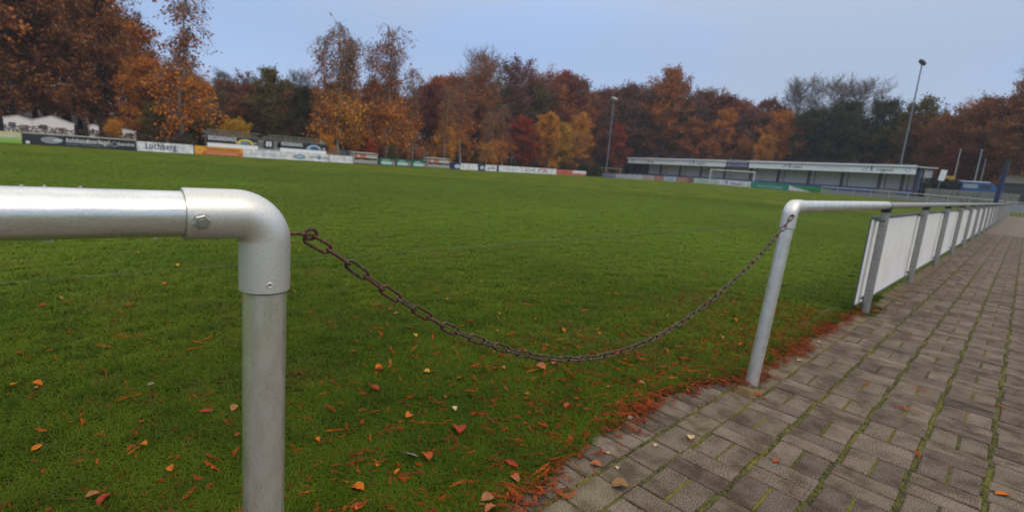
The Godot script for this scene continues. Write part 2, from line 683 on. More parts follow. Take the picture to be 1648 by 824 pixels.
# ------------------------------------------------------------------ railing in front
func metal_mats() -> void:
	if mats.has("pipe"):
		return
	# aluminium tube: dull grain, fine scratches and dried drips along the tube
	var im := Image.create(256, 1024, false, Image.FORMAT_RGB8)
	var f := FastNoiseLite.new()
	f.seed = 12
	f.frequency = 0.02
	f.fractal_octaves = 4
	for y in 1024:
		for x in 256:
			var a := f.get_noise_2d(x * 1.5, y * 0.35)
			var b := f.get_noise_2d(x * 7.0 + 900, y * 7.0)
			var g := clampf(0.90 + 0.05 * a + 0.05 * b, 0, 1)
			im.set_pixel(x, y, Color(g, g, g * 0.99))
	var r := RandomNumberGenerator.new()
	r.seed = 6
	for q in 170:
		var x := r.randi_range(0, 255)
		var y := r.randi_range(0, 1000)
		var dx := r.randf_range(-0.35, 0.35)
		var c := Color(1, 1, 1) if r.randf() < 0.75 else Color(0.6, 0.59, 0.57)
		for s in r.randi_range(2, 22):
			var px := posmod(int(x + dx * s), 256)
			im.set_pixel(px, mini(y + s, 1023), im.get_pixel(px, mini(y + s, 1023)).lerp(c, 0.7))
	var tex := ImageTexture.create_from_image(im)
	var pm := mat("pipe", 0.92, 0.92, 0.91, 0.40, 0.82)
	pm.albedo_texture = tex
	pm.uv1_scale = Vector3(1, 1.4, 1)
	pm.roughness_texture = noise_tex(0.03, 4, [[0.2, Color(0.7, 0.7, 0.7)], [0.8, Color(1, 1, 1)]], 256, 41)
	pm.roughness = 0.36
	pm.normal_enabled = true
	pm.normal_texture = noise_tex(0.08, 3, [], 256, 43, FastNoiseLite.TYPE_SIMPLEX_SMOOTH, true, 1.0)
	pm.normal_scale = 0.12
	var pp := mat("plain_pipe", 0.84, 0.83, 0.80, 0.40, 0.82)
	grain(pp, noise_tex(0.02, 4, [[0.1, Color(0.86, 0.86, 0.85)], [0.9, Color(1, 1, 1)]], 256, 42), 2.0)
	# cast aluminium, pitted
	var cm := mat("cast", 0.74, 0.73, 0.71, 0.46, 0.75)
	grain(cm, noise_tex(0.05, 4, [[0.1, Color(0.90, 0.89, 0.87)], [0.5, Color(0.96, 0.96, 0.95)], [0.85, Color(1, 1, 1)]], 512, 44), 7.0)
	cm.normal_enabled = true
	cm.normal_texture = noise_tex(0.16, 3, [], 512, 45, FastNoiseLite.TYPE_SIMPLEX_SMOOTH, true, 3.0)
	cm.normal_scale = 0.10
	var gm := mat("old_pipe", 0.42, 0.41, 0.385, 0.48, 0.7)
	grain(gm, noise_tex(0.03, 4, [[0.1, Color(0.86, 0.85, 0.84)], [0.9, Color(1, 1, 1)]], 256, 46), 3.0)
	mat("zinc_bolt", 0.42, 0.44, 0.42, 0.4, 0.85)
	mat("rubber_and_shade_black", 0.02, 0.02, 0.02, 0.8)  # for rubber parts, and the black that paints shade under the collars
	var rm := mat("rust", 0.19, 0.145, 0.125, 0.62, 0.45)
	grain(rm, noise_tex(0.03, 4, [[0.25, Color(0.40, 0.37, 0.36)], [0.45, Color(0.62, 0.55, 0.52)], [0.55, Color(0.88, 0.64, 0.54)], [0.72, Color(1.0, 0.74, 0.62)], [0.85, Color(0.9, 0.9, 0.88)]], 512, 47), 7.0)
	rm.normal_enabled = true
	rm.normal_texture = noise_tex(0.15, 3, [], 256, 48, FastNoiseLite.TYPE_SIMPLEX_SMOOTH, true, 3.0)
	rm.normal_scale = 0.5
	var dm := mat("dark_chain", 0.22, 0.185, 0.165, 0.5, 0.6)
	grain(dm, noise_tex(0.03, 4, [[0.25, Color(0.45, 0.42, 0.4)], [0.6, Color(0.75, 0.68, 0.64)], [0.85, Color(1, 0.9, 0.82)]], 256, 49), 7.0)

func elbow_mesh(top: Vector3, down: Vector3, out: Vector3, v_end: float, h_end: float, r: float) -> ArrayMesh:
	# a bend from the downward direction into the outward one; both legs end in a rounded lip
	var rc := r * 1.17
	var path := []
	var rad := []
	var cen := top + down * rc + out * rc
	for e in [[v_end, r - 0.005], [v_end, r - 0.0012], [v_end - 0.0016, r], [v_end - 0.02, r]]:
		path.append(top + down * e[0]); rad.append(e[1])
	var steps := 14
	for i in steps + 1:
		var a := PI * 0.5 * i / steps
		path.append(cen - out * rc * cos(a) - down * rc * sin(a)); rad.append(r)
	for e in [[h_end - 0.02, r], [h_end - 0.0016, r], [h_end, r - 0.0012], [h_end, r - 0.005]]:
		path.append(top + out * e[0]); rad.append(e[1])
	# nudge doubled points so that the sweep has a direction everywhere
	path[0] = path[0] + down * -0.0006
	path[path.size() - 1] = path[path.size() - 1] - out * 0.0006
	var k := MB.new()
	k.tube(path, rad, 40)
	return k.mesh()

func hex_nut(r: float, h: float) -> ArrayMesh:
	# axis along Z, chamfered rim
	var k := MB.new()
	for i in 6:
		var a := TAU * i / 6
		var b := TAU * (i + 1) / 6
		var p := Vector3(cos(a) * r, sin(a) * r, 0)
		var q := Vector3(cos(b) * r, sin(b) * r, 0)
		var hz := Vector3(0, 0, h * 0.8)
		k.quad(p, q, q + hz, p + hz, p + q)
		var pt := p * 0.86 + Vector3(0, 0, h)
		var qt := q * 0.86 + Vector3(0, 0, h)
		k.quad(p + hz, q + hz, qt, pt, p + q + Vector3(0, 0, r * 2))
		k.tri(Vector3(0, 0, h), pt, qt, Vector3.BACK)
	return k.mesh()

func rod(path: Array, r: float, sides := 12) -> ArrayMesh:
	return tube_mesh(path, r, sides)

func basis_to(z: Vector3) -> Basis:
	var zz := z.normalized()
	var xx := Vector3.UP.cross(zz).normalized()
	return Basis(xx, zz.cross(xx), zz)

func build_near_railing() -> void:
	metal_mats()
	var t := thing("railing", Vector3(-0.018, 0, 0), "silver tube railing close to the camera at left, with a bolted elbow on its post", "railing")
	var top := Vector3(0.024, RAIL_H, 0)
	var foot := Vector3(0, -0.05, 0)
	var down := (foot - top).normalized()
	var out := Vector3(-1, 0.0165, -0.0072).normalized()
	obj("post", rod([top + down * 0.10, top + down * 0.6, foot], PIPE_R, 40), mats.pipe, t)
	obj("rail", rod([top + out * 0.09, top + out * 1.2, top + out * 3.2], PIPE_R, 40), mats.pipe, t)
	obj("elbow", elbow_mesh(top, down, out, 0.142, 0.130, 0.0438), mats.cast, t)
	obj("collar_shade", rod([top + down * 0.1395, top + down * 0.1445], 0.0395, 32), mats.rubber_and_shade_black, t)  # black ring stands in for the natural shade under the elbow collar
	var far_post := rod([top + out * 3.0 + Vector3(0, -0.02, 0), Vector3(top.x - 3.0, -0.05, 0)], PIPE_R, 24)
	obj("post", far_post, mats.pipe, t)
	# hexagon nut with the bolt end, on the side that faces the path
	var nd := Vector3(0, -0.16, 0.987)
	var at := top + out * 0.1115 + nd * 0.0432
	var nut := obj("nut", hex_nut(0.0128, 0.008), mats.zinc_bolt, t)
	nut.transform = Transform3D(basis_to(nd).rotated(nd, 0.25), at)
	var bolt := obj("bolt_end", rod([Vector3.ZERO, Vector3(0, 0, 0.0095), Vector3(0, 0, 0.0112)], 0.0062, 14), mats.zinc_bolt, nut)
	bolt.position = Vector3.ZERO
	var wash := obj("washer", rod([Vector3(0, 0, -0.001), Vector3(0, 0, 0.0012)], 0.0138, 24), mats.cast, nut)
	wash.position = Vector3.ZERO
	var sd := Vector3(-0.126, 0, 0.992)
	var sp := top + down * 0.125 + sd * 0.0436
	var ring := []
	for i in 14:
		var a := TAU * i / 14
		ring.append(Vector3(cos(a), sin(a), 0) * 0.0043)
	var k := MB.new()
	k.tube(ring, [0.0014], 8, Color.WHITE, false, true)
	var sc := obj("set_screw", k.mesh(), mats.cast, t)
	sc.transform = Transform3D(basis_to(sd), sp)
	var dot := obj("screw_head", rod([Vector3(0, 0, -0.002), Vector3(0, 0, 0.0006)], 0.0033, 12), mats.zinc_bolt, sc)
	dot.position = Vector3.ZERO
	# rusty eye for the chain
	var e := []
	for i in 15:
		var a := PI * 0.98 - TAU * 0.93 * i / 14
		e.append(Vector3(0.1075 + 0.0125 * cos(a), 1.079 + 0.0125 * sin(a) * 0.85, 0.004 * sin(a * 0.5)) + Vector3(0.0, 0, 0))
	k = MB.new()
	k.tube([Vector3(0.060, 1.0815, 0), Vector3(0.078, 1.0815, 0), Vector3(0.088, 1.0805, 0)] + e, [0.0036], 10)
	obj("eye_bolt", k.mesh(), mats.rust, t)
	# rain drops hanging under the tube and lying on top
	var dm := mat("water_drop", 1, 1, 1, 0.02)
	dm.refraction_enabled = true
	dm.refraction_scale = 0.033
	dm.albedo_color.a = 0.05
	var r := RandomNumberGenerator.new()
	r.seed = 3
	for i in 9:
		var s := SphereMesh.new()
		s.radius = r.randf_range(0.0018, 0.003)
		s.height = s.radius * 1.7
		s.radial_segments = 12
		s.rings = 6
		var d := obj("rain_drop", s, dm, t)
		var u := r.randf_range(0.16, 0.44)
		d.position = top + out * u + (Vector3(0, -PIPE_R - 0.0012, r.randf_range(-0.006, 0.012)) if i < 6 else Vector3(0, PIPE_R + 0.0008, r.randf_range(-0.004, 0.004)))

func build_far_railing() -> void:
	metal_mats()
	var t := thing("railing", Vector3(2.864, 0, -0.023), "long silver tube railing that runs from the leaning post along the paved path", "railing")
	var top := Vector3(0.092, RAIL_H, 0.023)
	var foot := Vector3(-0.004, -0.05, -0.001)
	var down := (foot - top).normalized()
	var out := Vector3.RIGHT
	obj("post", rod([top + down * 0.10, top + down * 0.6, foot], PIPE_R, 32), mats.plain_pipe, t)
	obj("elbow", elbow_mesh(top, down, out, 0.13, 0.15, 0.0425), mats.cast, t)
	obj("collar_shade", rod([top + down * 0.128, top + down * 0.133], 0.0388, 32), mats.rubber_and_shade_black, t)  # shade line under this collar, painted as a black ring too
	var off := Vector3(2.864, 0, -0.023)
	var x1 := 5.865 - off.x
	obj("rail", rod([top + out * 0.1, Vector3(x1 * 0.5, RAIL_H, 0.023), Vector3(x1 - 0.02, RAIL_H, 0.023)], PIPE_R, 28), mats.plain_pipe, t)
	var last := x1 + 0.06
	for i in 20:
		var x := 5.865 + 2.8 * i
		var k := MB.new()
		k.tube([Vector3(x, RAIL_H - 0.058, 0) - off, Vector3(x, -0.05, 0) - off], [0.0375], 20)
		obj("post", k.mesh(), mats.old_pipe, t)
		k = MB.new()
		k.tube([Vector3(x, RAIL_H - 0.07, 0) - off, Vector3(x, RAIL_H - 0.022, 0) - off], [0.042, 0.048], 20)
		obj("saddle", k.mesh(), mats.rubber_and_shade_black, t)
		if i < 19:
			obj("rail", rod([Vector3(last, RAIL_H - 0.003, 0.023), Vector3(x + 2.8 - off.x, RAIL_H - 0.003, 0.023)], 0.035, 20), mats.old_pipe, t)
			last = x + 2.8 - off.x + 0.01
	# dark hole in the elbow where the chain ends
	var hd := Vector3(-0.80, -0.12, 0.59).normalized()
	var hole := obj("chain_hole", rod([Vector3.ZERO, Vector3(0, 0, 0.0016)], 0.0085, 16), mats.rubber_and_shade_black, t)
	hole.transform = Transform3D(basis_to(hd), top + down * 0.045 + hd * 0.0424)
	# white panels on the pitch side of the posts
	var pm := mat("panel_white", 0.83, 0.83, 0.84, 0.42)
	grain(pm, noise_tex(0.012, 4, [[0.1, Color(0.95, 0.95, 0.94)], [0.6, Color(0.99, 0.99, 0.99)], [1.0, Color(1, 1, 1)]], 256, 51), 0.7)
	var fm := mat("panel_frame", 0.13, 0.13, 0.125, 0.55, 0.3)
	var nth := ["first white board along the railing, nearest the chain gap", "second white board along the railing, behind the first grey post joint", "third white board along the railing counted from the chain gap", "fourth white board along the railing counted from the chain gap", "fifth white board along the railing counted from the chain gap", "sixth white board along the railing counted from the chain gap", "seventh white board along the railing counted from the chain gap", "eighth white board along the railing counted from the chain gap"]
	for i in 17:
		var x0 := 5.865 + 2.8 * i + (-0.13 if i == 0 else 0.006)
		var x1b := 5.865 + 2.8 * (i + 1) - 0.006
		var label: String = nth[i] if i < nth.size() else "narrow far white board of the railing where the path ends"
		var b := thing("perimeter_board", Vector3(x0, 0, -0.075), label, "board", "white boards fixed to the railing")
		var w := x1b - x0
		obj("panel", box_mesh(Vector3(w * 0.5, 0.53, 0), Vector3(w, 0.88, 0.012), 0.003), pm, b)
		obj("frame", box_mesh(Vector3(w * 0.5, 0.985, 0), Vector3(w, 0.028, 0.03), 0.003), fm, b)
		obj("frame", box_mesh(Vector3(w * 0.5, 0.082, 0), Vector3(w, 0.018, 0.022), 0.003), fm, b)
		if i == 0:
			obj("frame", box_mesh(Vector3(0.004, 0.53, -0.012), Vector3(0.012, 0.9, 0.012), 0.002), fm, b)
		obj("clamp", box_mesh(Vector3(0.13 if i == 0 else 0.0, 0.965, 0.05), Vector3(0.085, 0.02, 0.085), 0.003), fm, b)
		obj("clamp", box_mesh(Vector3(0.13 if i == 0 else 0.0, 0.15, 0.05), Vector3(0.06, 0.03, 0.06), 0.003), fm, b)

func build_chain() -> void:
	var t := thing("chain", Vector3(0.0, 0, 0), "rusty link chain hanging in a sag between the two railing ends", "chain")
	var cv := Curve3D.new()
	var pts := [Vector3(0.082, 1.072, 0.0), Vector3(0.142, 1.034, 0), Vector3(0.292, 0.920, 0), Vector3(0.504, 0.788, 0), Vector3(0.874, 0.638, 0), Vector3(1.277, 0.576, 0), Vector3(1.759, 0.618, 0.004), Vector3(2.391, 0.803, 0.01), Vector3(2.773, 0.981, 0.02), Vector3(2.912, 1.072, 0.028)]
	for i in pts.size():
		var tan: Vector3 = (pts[mini(i + 1, pts.size() - 1)] - pts[maxi(i - 1, 0)]) / 6.0
		if i > 0 and i < pts.size() - 1:
			var a: float = (pts[i] - pts[i - 1]).length()
			var b: float = (pts[i + 1] - pts[i]).length()
			var dir := tan.normalized()
			cv.add_point(pts[i], -dir * a / 3.0, dir * b / 3.0)
		else:
			cv.add_point(pts[i])
	cv.bake_interval = 0.005
	var link_len := 0.066
	var r := 0.0033
	var rc := 0.0096
	var half := link_len * 0.5 - r - rc
	var path := []
	for i in 7:
		var a := -PI * 0.5 + PI * i / 6
		path.append(Vector3(half + cos(a) * rc, sin(a) * rc, 0))
	for i in 7:
		var a := PI * 0.5 + PI * i / 6
		path.append(Vector3(-half + cos(a) * rc, sin(a) * rc, 0))
	var k := MB.new()
	k.tube(path, [r], 8, Color.WHITE, false, true)
	var link := k.mesh()
	var step := link_len - 4.0 * r - 0.0008
	var total := cv.get_baked_length()
	var n := int(total / step)
	step = total / n
	var rr := RandomNumberGenerator.new()
	rr.seed = 15
	for i in n:
		var s := (i + 0.5) * step
		var p := cv.sample_baked(s, true)
		var d := (cv.sample_baked(minf(s + 0.02, total), true) - cv.sample_baked(maxf(s - 0.02, 0), true)).normalized()
		var side := Vector3(0, 0, 1)
		var up := side.cross(d).normalized()
		var o := obj("link", link, mats.rust if (i < 9 and i % 3 != 2) or rr.randf() < 0.12 else mats.dark_chain, t)
		var turn := (0.28 if i % 2 == 0 else 0.28 + PI * 0.5) + rr.randf_range(-0.14, 0.14)
		o.transform = Transform3D(Basis(d, up, d.cross(up)).rotated(d, turn), p)

# ------------------------------------------------------------------ the covered stand behind the goal
func build_stand() -> void:
	var xa := Vector3(-0.2088, 0.0080, 0.9779).normalized()
	var za := xa.cross(Vector3.UP).normalized()
	var bas := Basis(xa, za.cross(xa), za)
	var t := thing("grandstand", Vector3(95.0, 0.0, -61.3), "long low covered stand with white fascia and blue parapet behind the goal", "grandstand")
	t.basis = bas
	var L := 52.6
	var white := mat("fascia_white", 0.84, 0.85, 0.86, 0.5)
	var dark := mat("stand_dark", 0.04, 0.04, 0.042, 0.8)
	var blue := grain(mat("stand_blue", 0.07, 0.125, 0.30, 0.6), noise_tex(0.03, 4, [[0.2, Color(0.7, 0.7, 0.72)], [0.8, Color(1, 1, 1)]], 256, 61), 0.6)
	var beige := grain(mat("stand_beige", 0.80, 0.77, 0.66, 0.8), noise_tex(0.02, 4, [[0.1, Color(0.92, 0.91, 0.90)], [0.9, Color(1, 1, 1)]], 256, 62), 0.3)
	var grey := grain(mat("concrete", 0.24, 0.235, 0.23, 0.9), noise_tex(0.03, 5, [[0.2, Color(0.65, 0.64, 0.62)], [0.8, Color(1, 1, 1)]], 256, 63), 0.5)
	var pale := mat("pale_cladding", 0.30, 0.32, 0.36, 0.6)
	var navy := mat("navy_print", 0.012, 0.02, 0.11, 0.5)
	var ink := mat("dark_print", 0.05, 0.055, 0.08, 0.5)
	var faint := mat("grey_print", 0.38, 0.40, 0.45, 0.5)
	obj("fascia", box_mesh(Vector3(L * 0.5, 4.03, 0.35), Vector3(L, 1.17, 0.10), 0.02), white, t)
	var k := MB.new()
	k.box(Vector3(L * 0.5, 4.50, -2.35), Vector3(L + 0.9, 0.16, 5.9), 0.03, Color.WHITE, Basis(Vector3.RIGHT, 0.03))
	obj("roof", k.mesh(), mat("roof_sheet", 0.42, 0.43, 0.43, 0.6), t)
	obj("ceiling", box_mesh(Vector3(L * 0.5, 4.28, -2.3), Vector3(L - 0.2, 0.06, 5.0), 0.0), mat("stand_ceiling", 0.22, 0.22, 0.21, 0.8), t)
	obj("gutter", box_mesh(Vector3(L * 0.5 - 0.2, 4.64, 0.36), Vector3(L + 0.5, 0.06, 0.16), 0.02), mat("gutter_grey", 0.5, 0.51, 0.5, 0.5), t)
	var us := [0.3, 3.77, 8.75, 13.65, 18.6, 23.7, 28.8, 33.7, 38.6, 43.4, 48.3, 51.0, 52.5]
	for i in us.size():
		obj("column", box_mesh(Vector3(us[i], 2.3, -0.5), Vector3(0.32, 4.0, 0.32), 0.03), dark, t)
	for i in us.size() - 1:
		var a: float = us[i]
		var b: float = us[i + 1]
		obj("back_panel", box_mesh(Vector3((a + b) * 0.5, 2.2, -2.3), Vector3(b - a - 0.12, 4.1, 0.08), 0.02), beige if i > 0 else mat("dark_gap", 0.05, 0.055, 0.06, 0.8), t)
		obj("parapet", box_mesh(Vector3((a + b) * 0.5, 0.86, 0.0), Vector3(b - a - 0.05, 0.92, 0.08), 0.02), blue if i != 10 else grey, t)
		for rrow in 3:
			obj("bench", box_mesh(Vector3((a + b) * 0.5, 0.9 + 0.2 * rrow, -0.6 - 0.55 * rrow), Vector3(b - a - 0.3, 0.3, 0.45), 0.03), blue, t)
	obj("plinth", box_mesh(Vector3(L * 0.5, 0.18, -2.2), Vector3(L, 0.44, 4.9), 0.03), grey, t)
	obj("step", box_mesh(Vector3(L * 0.5, 0.55, -1.9), Vector3(L - 0.6, 0.34, 1.8), 0.03), grey, t)
	obj("side_wall", box_mesh(Vector3(L + 0.08, 2.2, -3.4), Vector3(0.1, 4.1, 2.6), 0.02), pale, t)
	obj("side_wall", box_mesh(Vector3(L + 0.09, 2.3, -0.95), Vector3(0.1, 4.1, 0.5), 0.02), blue, t)
	obj("side_wall", box_mesh(Vector3(-0.08, 2.2, -2.6), Vector3(0.1, 4.1, 4.2), 0.02), dark, t)
	# lettering on the fascia
	for s in [[5.0, 2.4], [16.4, 3.5], [34.9, 2.9], [46.5, 3.5]]:
		var u: float = s[0]
		var w: float = s[1]
		for q in 2:
			k = MB.new()
			k.box(Vector3(u + q * 0.35, 3.98, 0.406), Vector3(0.14, 0.62, 0.012), 0.0, Color.WHITE, Basis(Vector3.BACK, -0.45))
			obj("emblem", k.mesh(), faint, t)
		lettering(t, "E", 0.62, Vector3(u + 0.95, 4.02, 0.402), navy)
		lettering(t, "ver", 0.34, Vector3(u + w * 0.52, 3.90, 0.402), ink, false, w / 3.2)
		lettering(t, "sport", 0.40, Vector3(u + w * 0.80, 3.90, 0.402), ink, true, w / 3.2)
	lettering(t, "vertrauen verbindet", 0.2, Vector3(11.0, 3.98, 0.402), faint, false, 1.5)
	lettering(t, "wir machen den weg frei", 0.2, Vector3(42.3, 3.98, 0.402), faint, false, 1.5)
	var oval := obj("emblem", disc(0.34, 0.26, 0.01, 0, TAU, 0.75), faint, t)
	oval.position = Vector3(51.7, 3.98, 0.402)
	var oval2 := obj("emblem", disc(0.34, 0.26, 0.01, 0, TAU, 0.75), faint, t)
	oval2.position = Vector3(1.6, 4.0, 0.402)
	obj("sign_panel", box_mesh(Vector3(26.6, 4.0, 0.43), Vector3(4.4, 1.12, 0.05), 0.01), navy, t)
	var sw := mat("sign_white", 0.55, 0.58, 0.66, 0.5)
	lettering(t, "SPORTPARK", 0.36, Vector3(26.6, 4.22, 0.457), sw, true, 1.35)
	lettering(t, "WALDSTADION", 0.30, Vector3(26.6, 3.75, 0.457), sw, true, 1.3)
	# end: the low concrete wall and rails right of the stand
	var wall := thing("concrete_wall", Vector3(83.2, 0.0, -8.6), "low grey concrete wall between the covered stand and the blue post", "wall")
	for i in 5:
		obj("wall_panel", box_mesh(Vector3(0.2 - 0.3 * i, 1.25, 0.9 + 1.75 * i), Vector3(0.2, 1.9, 1.7), 0.02), grain(mat("wall_concrete_%d" % (i % 2), 0.30 - 0.02 * (i % 2), 0.28, 0.25, 0.9), grey.albedo_texture, 0.5), wall)
	var rl := thing("railing", Vector3(82.0, 0.0, -20.0), "thin pale railing in front of the grey wall beside the covered stand", "railing")
	obj("rail", rod([Vector3(0.0, 1.42, 0), Vector3(-0.6, 1.42, 9.5), Vector3(-1.1, 1.3, 19.0)], 0.05, 8), mat("pale_steel", 0.42, 0.42, 0.42, 0.5, 0.3), rl)
	for i in 10:
		obj("post", rod([Vector3(-0.06 * i * 1.0, -0.1, 2.0 * i), Vector3(-0.06 * i, 1.4, 2.0 * i)], 0.04, 6), mats.pale_steel, rl)
	obj("kick_board", box_mesh(Vector3(0.1, 0.75, 7.5), Vector3(0.06, 0.6, 15.0), 0.01), mat("kick_grey", 0.27, 0.26, 0.24, 0.8), rl)

# ------------------------------------------------------------------ stand for players behind the far touchline
func build_terrace() -> void:
	var t := thing("terrace", Vector3(12.3, 0, -54.9), "low open terrace with black printed boards, white wall and grey rails behind the far boards", "terrace")
	var black := mat("board_black", 0.018, 0.019, 0.022, 0.5)
	var white := mat("wall_white", 0.82, 0.82, 0.84, 0.6)
	var wood := grain(mat("grey_wood", 0.20, 0.19, 0.165, 0.85), noise_tex(0.03, 4, [[0.2, Color(0.7, 0.7, 0.68)], [0.8, Color(1, 1, 1)]], 256, 65), 1.0)
	var grey: Material = mats.concrete
	var print_ := mat("print_white", 0.62, 0.62, 0.66, 0.5)
	for s in [[0.0, 4.55], [6.75, 11.75]]:
		var a: float = s[0]
		var b: float = s[1]
		obj("board", box_mesh(Vector3((a + b) * 0.5, 1.50, 0.04), Vector3(b - a, 0.66, 0.06), 0.01), black, t)
		obj("wall", box_mesh(Vector3((a + b) * 0.5, 0.58, 0.0), Vector3(b - a, 1.18, 0.1), 0.01), white, t)
	lettering(t, "BRÜNINGHAUS", 0.40, Vector3(1.32, 1.62, 0.072), print_, true, 0.62)
	lettering(t, "BRÜNINGHAUS", 0.36, Vector3(7.98, 1.60, 0.072), print_, true, 0.62)
	var yellow := mat("print_yellow", 0.62, 0.50, 0.10, 0.5)
	var teal := mat("print_teal", 0.12, 0.22, 0.27, 0.5)
	var sky_blue := mat("print_blue", 0.32, 0.45, 0.62, 0.5)
	var deep := mat("print_deep_blue", 0.04, 0.10, 0.22, 0.5)
	for e in [[3.35, yellow, teal], [10.35, sky_blue, deep]]:
		var lid := obj("emblem", disc(0.80, 0.52, 0.012, 0.0, PI, 0.68), e[1], t)
		lid.position = Vector3(e[0], 1.21, 0.071)
		var iris := obj("emblem", disc(0.42, 0.36, 0.016, 0.0, PI), e[2], t)
		iris.position = Vector3(e[0], 1.20, 0.071)
		var corner := obj("emblem", disc(0.26, 0.10, 0.013), e[1], t)
		corner.position = Vector3(e[0] - 0.62, 1.33, 0.071)
	obj("emblem", box_mesh(Vector3(4.25, 1.36, 0.08), Vector3(0.34, 0.2, 0.02), 0.005), mat("print_grey", 0.30, 0.31, 0.33, 0.5), t)
	obj("emblem", box_mesh(Vector3(11.45, 1.36, 0.08), Vector3(0.26, 0.17, 0.02), 0.005), print_, t)
	# the gap with the club emblem
	obj("centre_panel", box_mesh(Vector3(5.65, 1.38, -0.6), Vector3(2.1, 0.75, 0.06), 0.01), mat("mesh_grey", 0.24, 0.25, 0.24, 0.7), t)
	obj("emblem_board", box_mesh(Vector3(5.6, 1.42, 0.05), Vector3(0.98, 0.78, 0.06), 0.01), black, t)
	obj("emblem", box_mesh(Vector3(5.6, 1.44, 0.085), Vector3(0.54, 0.50, 0.02), 0.008), print_, t)
	lettering(t, "S", 0.36, Vector3(5.6, 1.44, 0.096), mat("print_mid", 0.2, 0.2, 0.22, 0.5))
	obj("low_panel", box_mesh(Vector3(5.65, 0.88, -0.02), Vector3(3.0, 0.36, 0.06), 0.01), mats.mesh_grey, t)
	obj("wall", box_mesh(Vector3(5.65, 0.35, -0.05), Vector3(2.18, 0.7, 0.1), 0.01), white, t)
	# rails of weathered planks on posts
	for i in 9:
		obj("post", box_mesh(Vector3(0.05 + 1.46 * i, 1.2, -0.12), Vector3(0.09, 2.44, 0.09), 0.01), wood, t)
	for s in [[0.0, 4.85], [5.6, 11.0]]:
		var c: float = (s[0] + s[1]) * 0.5
		var w: float = s[1] - s[0]
		obj("plank", box_mesh(Vector3(c, 2.36, -0.06), Vector3(w, 0.10, 0.04), 0.008), wood, t)
		obj("plank", box_mesh(Vector3(c, 2.16, -1.9), Vector3(w, 0.12, 0.04), 0.008), wood, t)
	obj("plank", box_mesh(Vector3(5.85, 1.93, -0.06), Vector3(11.7, 0.12, 0.05), 0.008), wood, t)
	obj("plank", box_mesh(Vector3(5.85, 1.75, -1.9), Vector3(11.7, 0.14, 0.05), 0.008), wood, t)
	obj("floor", box_mesh(Vector3(5.85, 0.45, -1.1), Vector3(11.7, 0.12, 1.9), 0.01), grey, t)
	for i in 5:
		obj("back_post", box_mesh(Vector3(0.3 + 2.75 * i, 1.15, -1.98), Vector3(0.09, 2.3, 0.09), 0.01), wood, t)
	var k := MB.new()
	k.quad(Vector3(11.1, 2.4, -0.1), Vector3(11.82, 1.75, -0.1), Vector3(11.82, 0.0, -0.1), Vector3(11.1, 0.0, -0.1), Vector3.BACK)
	k.quad(Vector3(11.1, 2.4, -0.16), Vector3(11.82, 1.75, -0.16), Vector3(11.82, 0.0, -0.16), Vector3(11.1, 0.0, -0.16), Vector3.FORWARD)
	k.quad(Vector3(11.1, 2.4, -0.1), Vector3(11.82, 1.75, -0.1), Vector3(11.82, 1.75, -0.16), Vector3(11.1, 2.4, -0.16), Vector3(1, 1, 0))
	k.quad(Vector3(11.82, 0, -0.1), Vector3(11.82, 1.75, -0.1), Vector3(11.82, 1.75, -0.16), Vector3(11.82, 0, -0.16), Vector3.RIGHT)
	obj("end_panel", k.mesh(), mats.mesh_grey, t)
	# the plank fence between the terrace and the first shelter
	var f := thing("plank_fence", Vector3(24.4, 0, -54.8), "short dark plank fence between the terrace and the left team shelter", "fence")
	for i in 3:
		obj("plank", box_mesh(Vector3(1.25, 1.34 - 0.2 * i, 0), Vector3(2.6, 0.07 if i < 2 else 0.1, 0.04), 0.01), wood, f)
		obj("post", box_mesh(Vector3(0.1 + 1.15 * i, 0.7, -0.05), Vector3(0.08, 1.4, 0.08), 0.01), wood, f)

func board_on(a: Vector3, b: Vector3, h: float, m: Material, label: String, group: String) -> Node3D:
	var t := thing("advertising_board", a, label, "board", group)
	var xa := (b - a).normalized()
	var za := xa.cross(Vector3.UP).normalized()
	t.basis = Basis(xa, za.cross(xa), za)
	var w := (b - a).length()
	obj("panel", box_mesh(Vector3(w * 0.5, h * 0.5, 0), Vector3(w - 0.03, h, 0.04), 0.006), m, t)
	for e in [0.12, w - 0.12]:
		obj("stay", box_mesh(Vector3(e, h * 0.45, -0.06), Vector3(0.06, h * 0.9 + 0.1, 0.06), 0.0), mats.pale_steel, t)
	return t

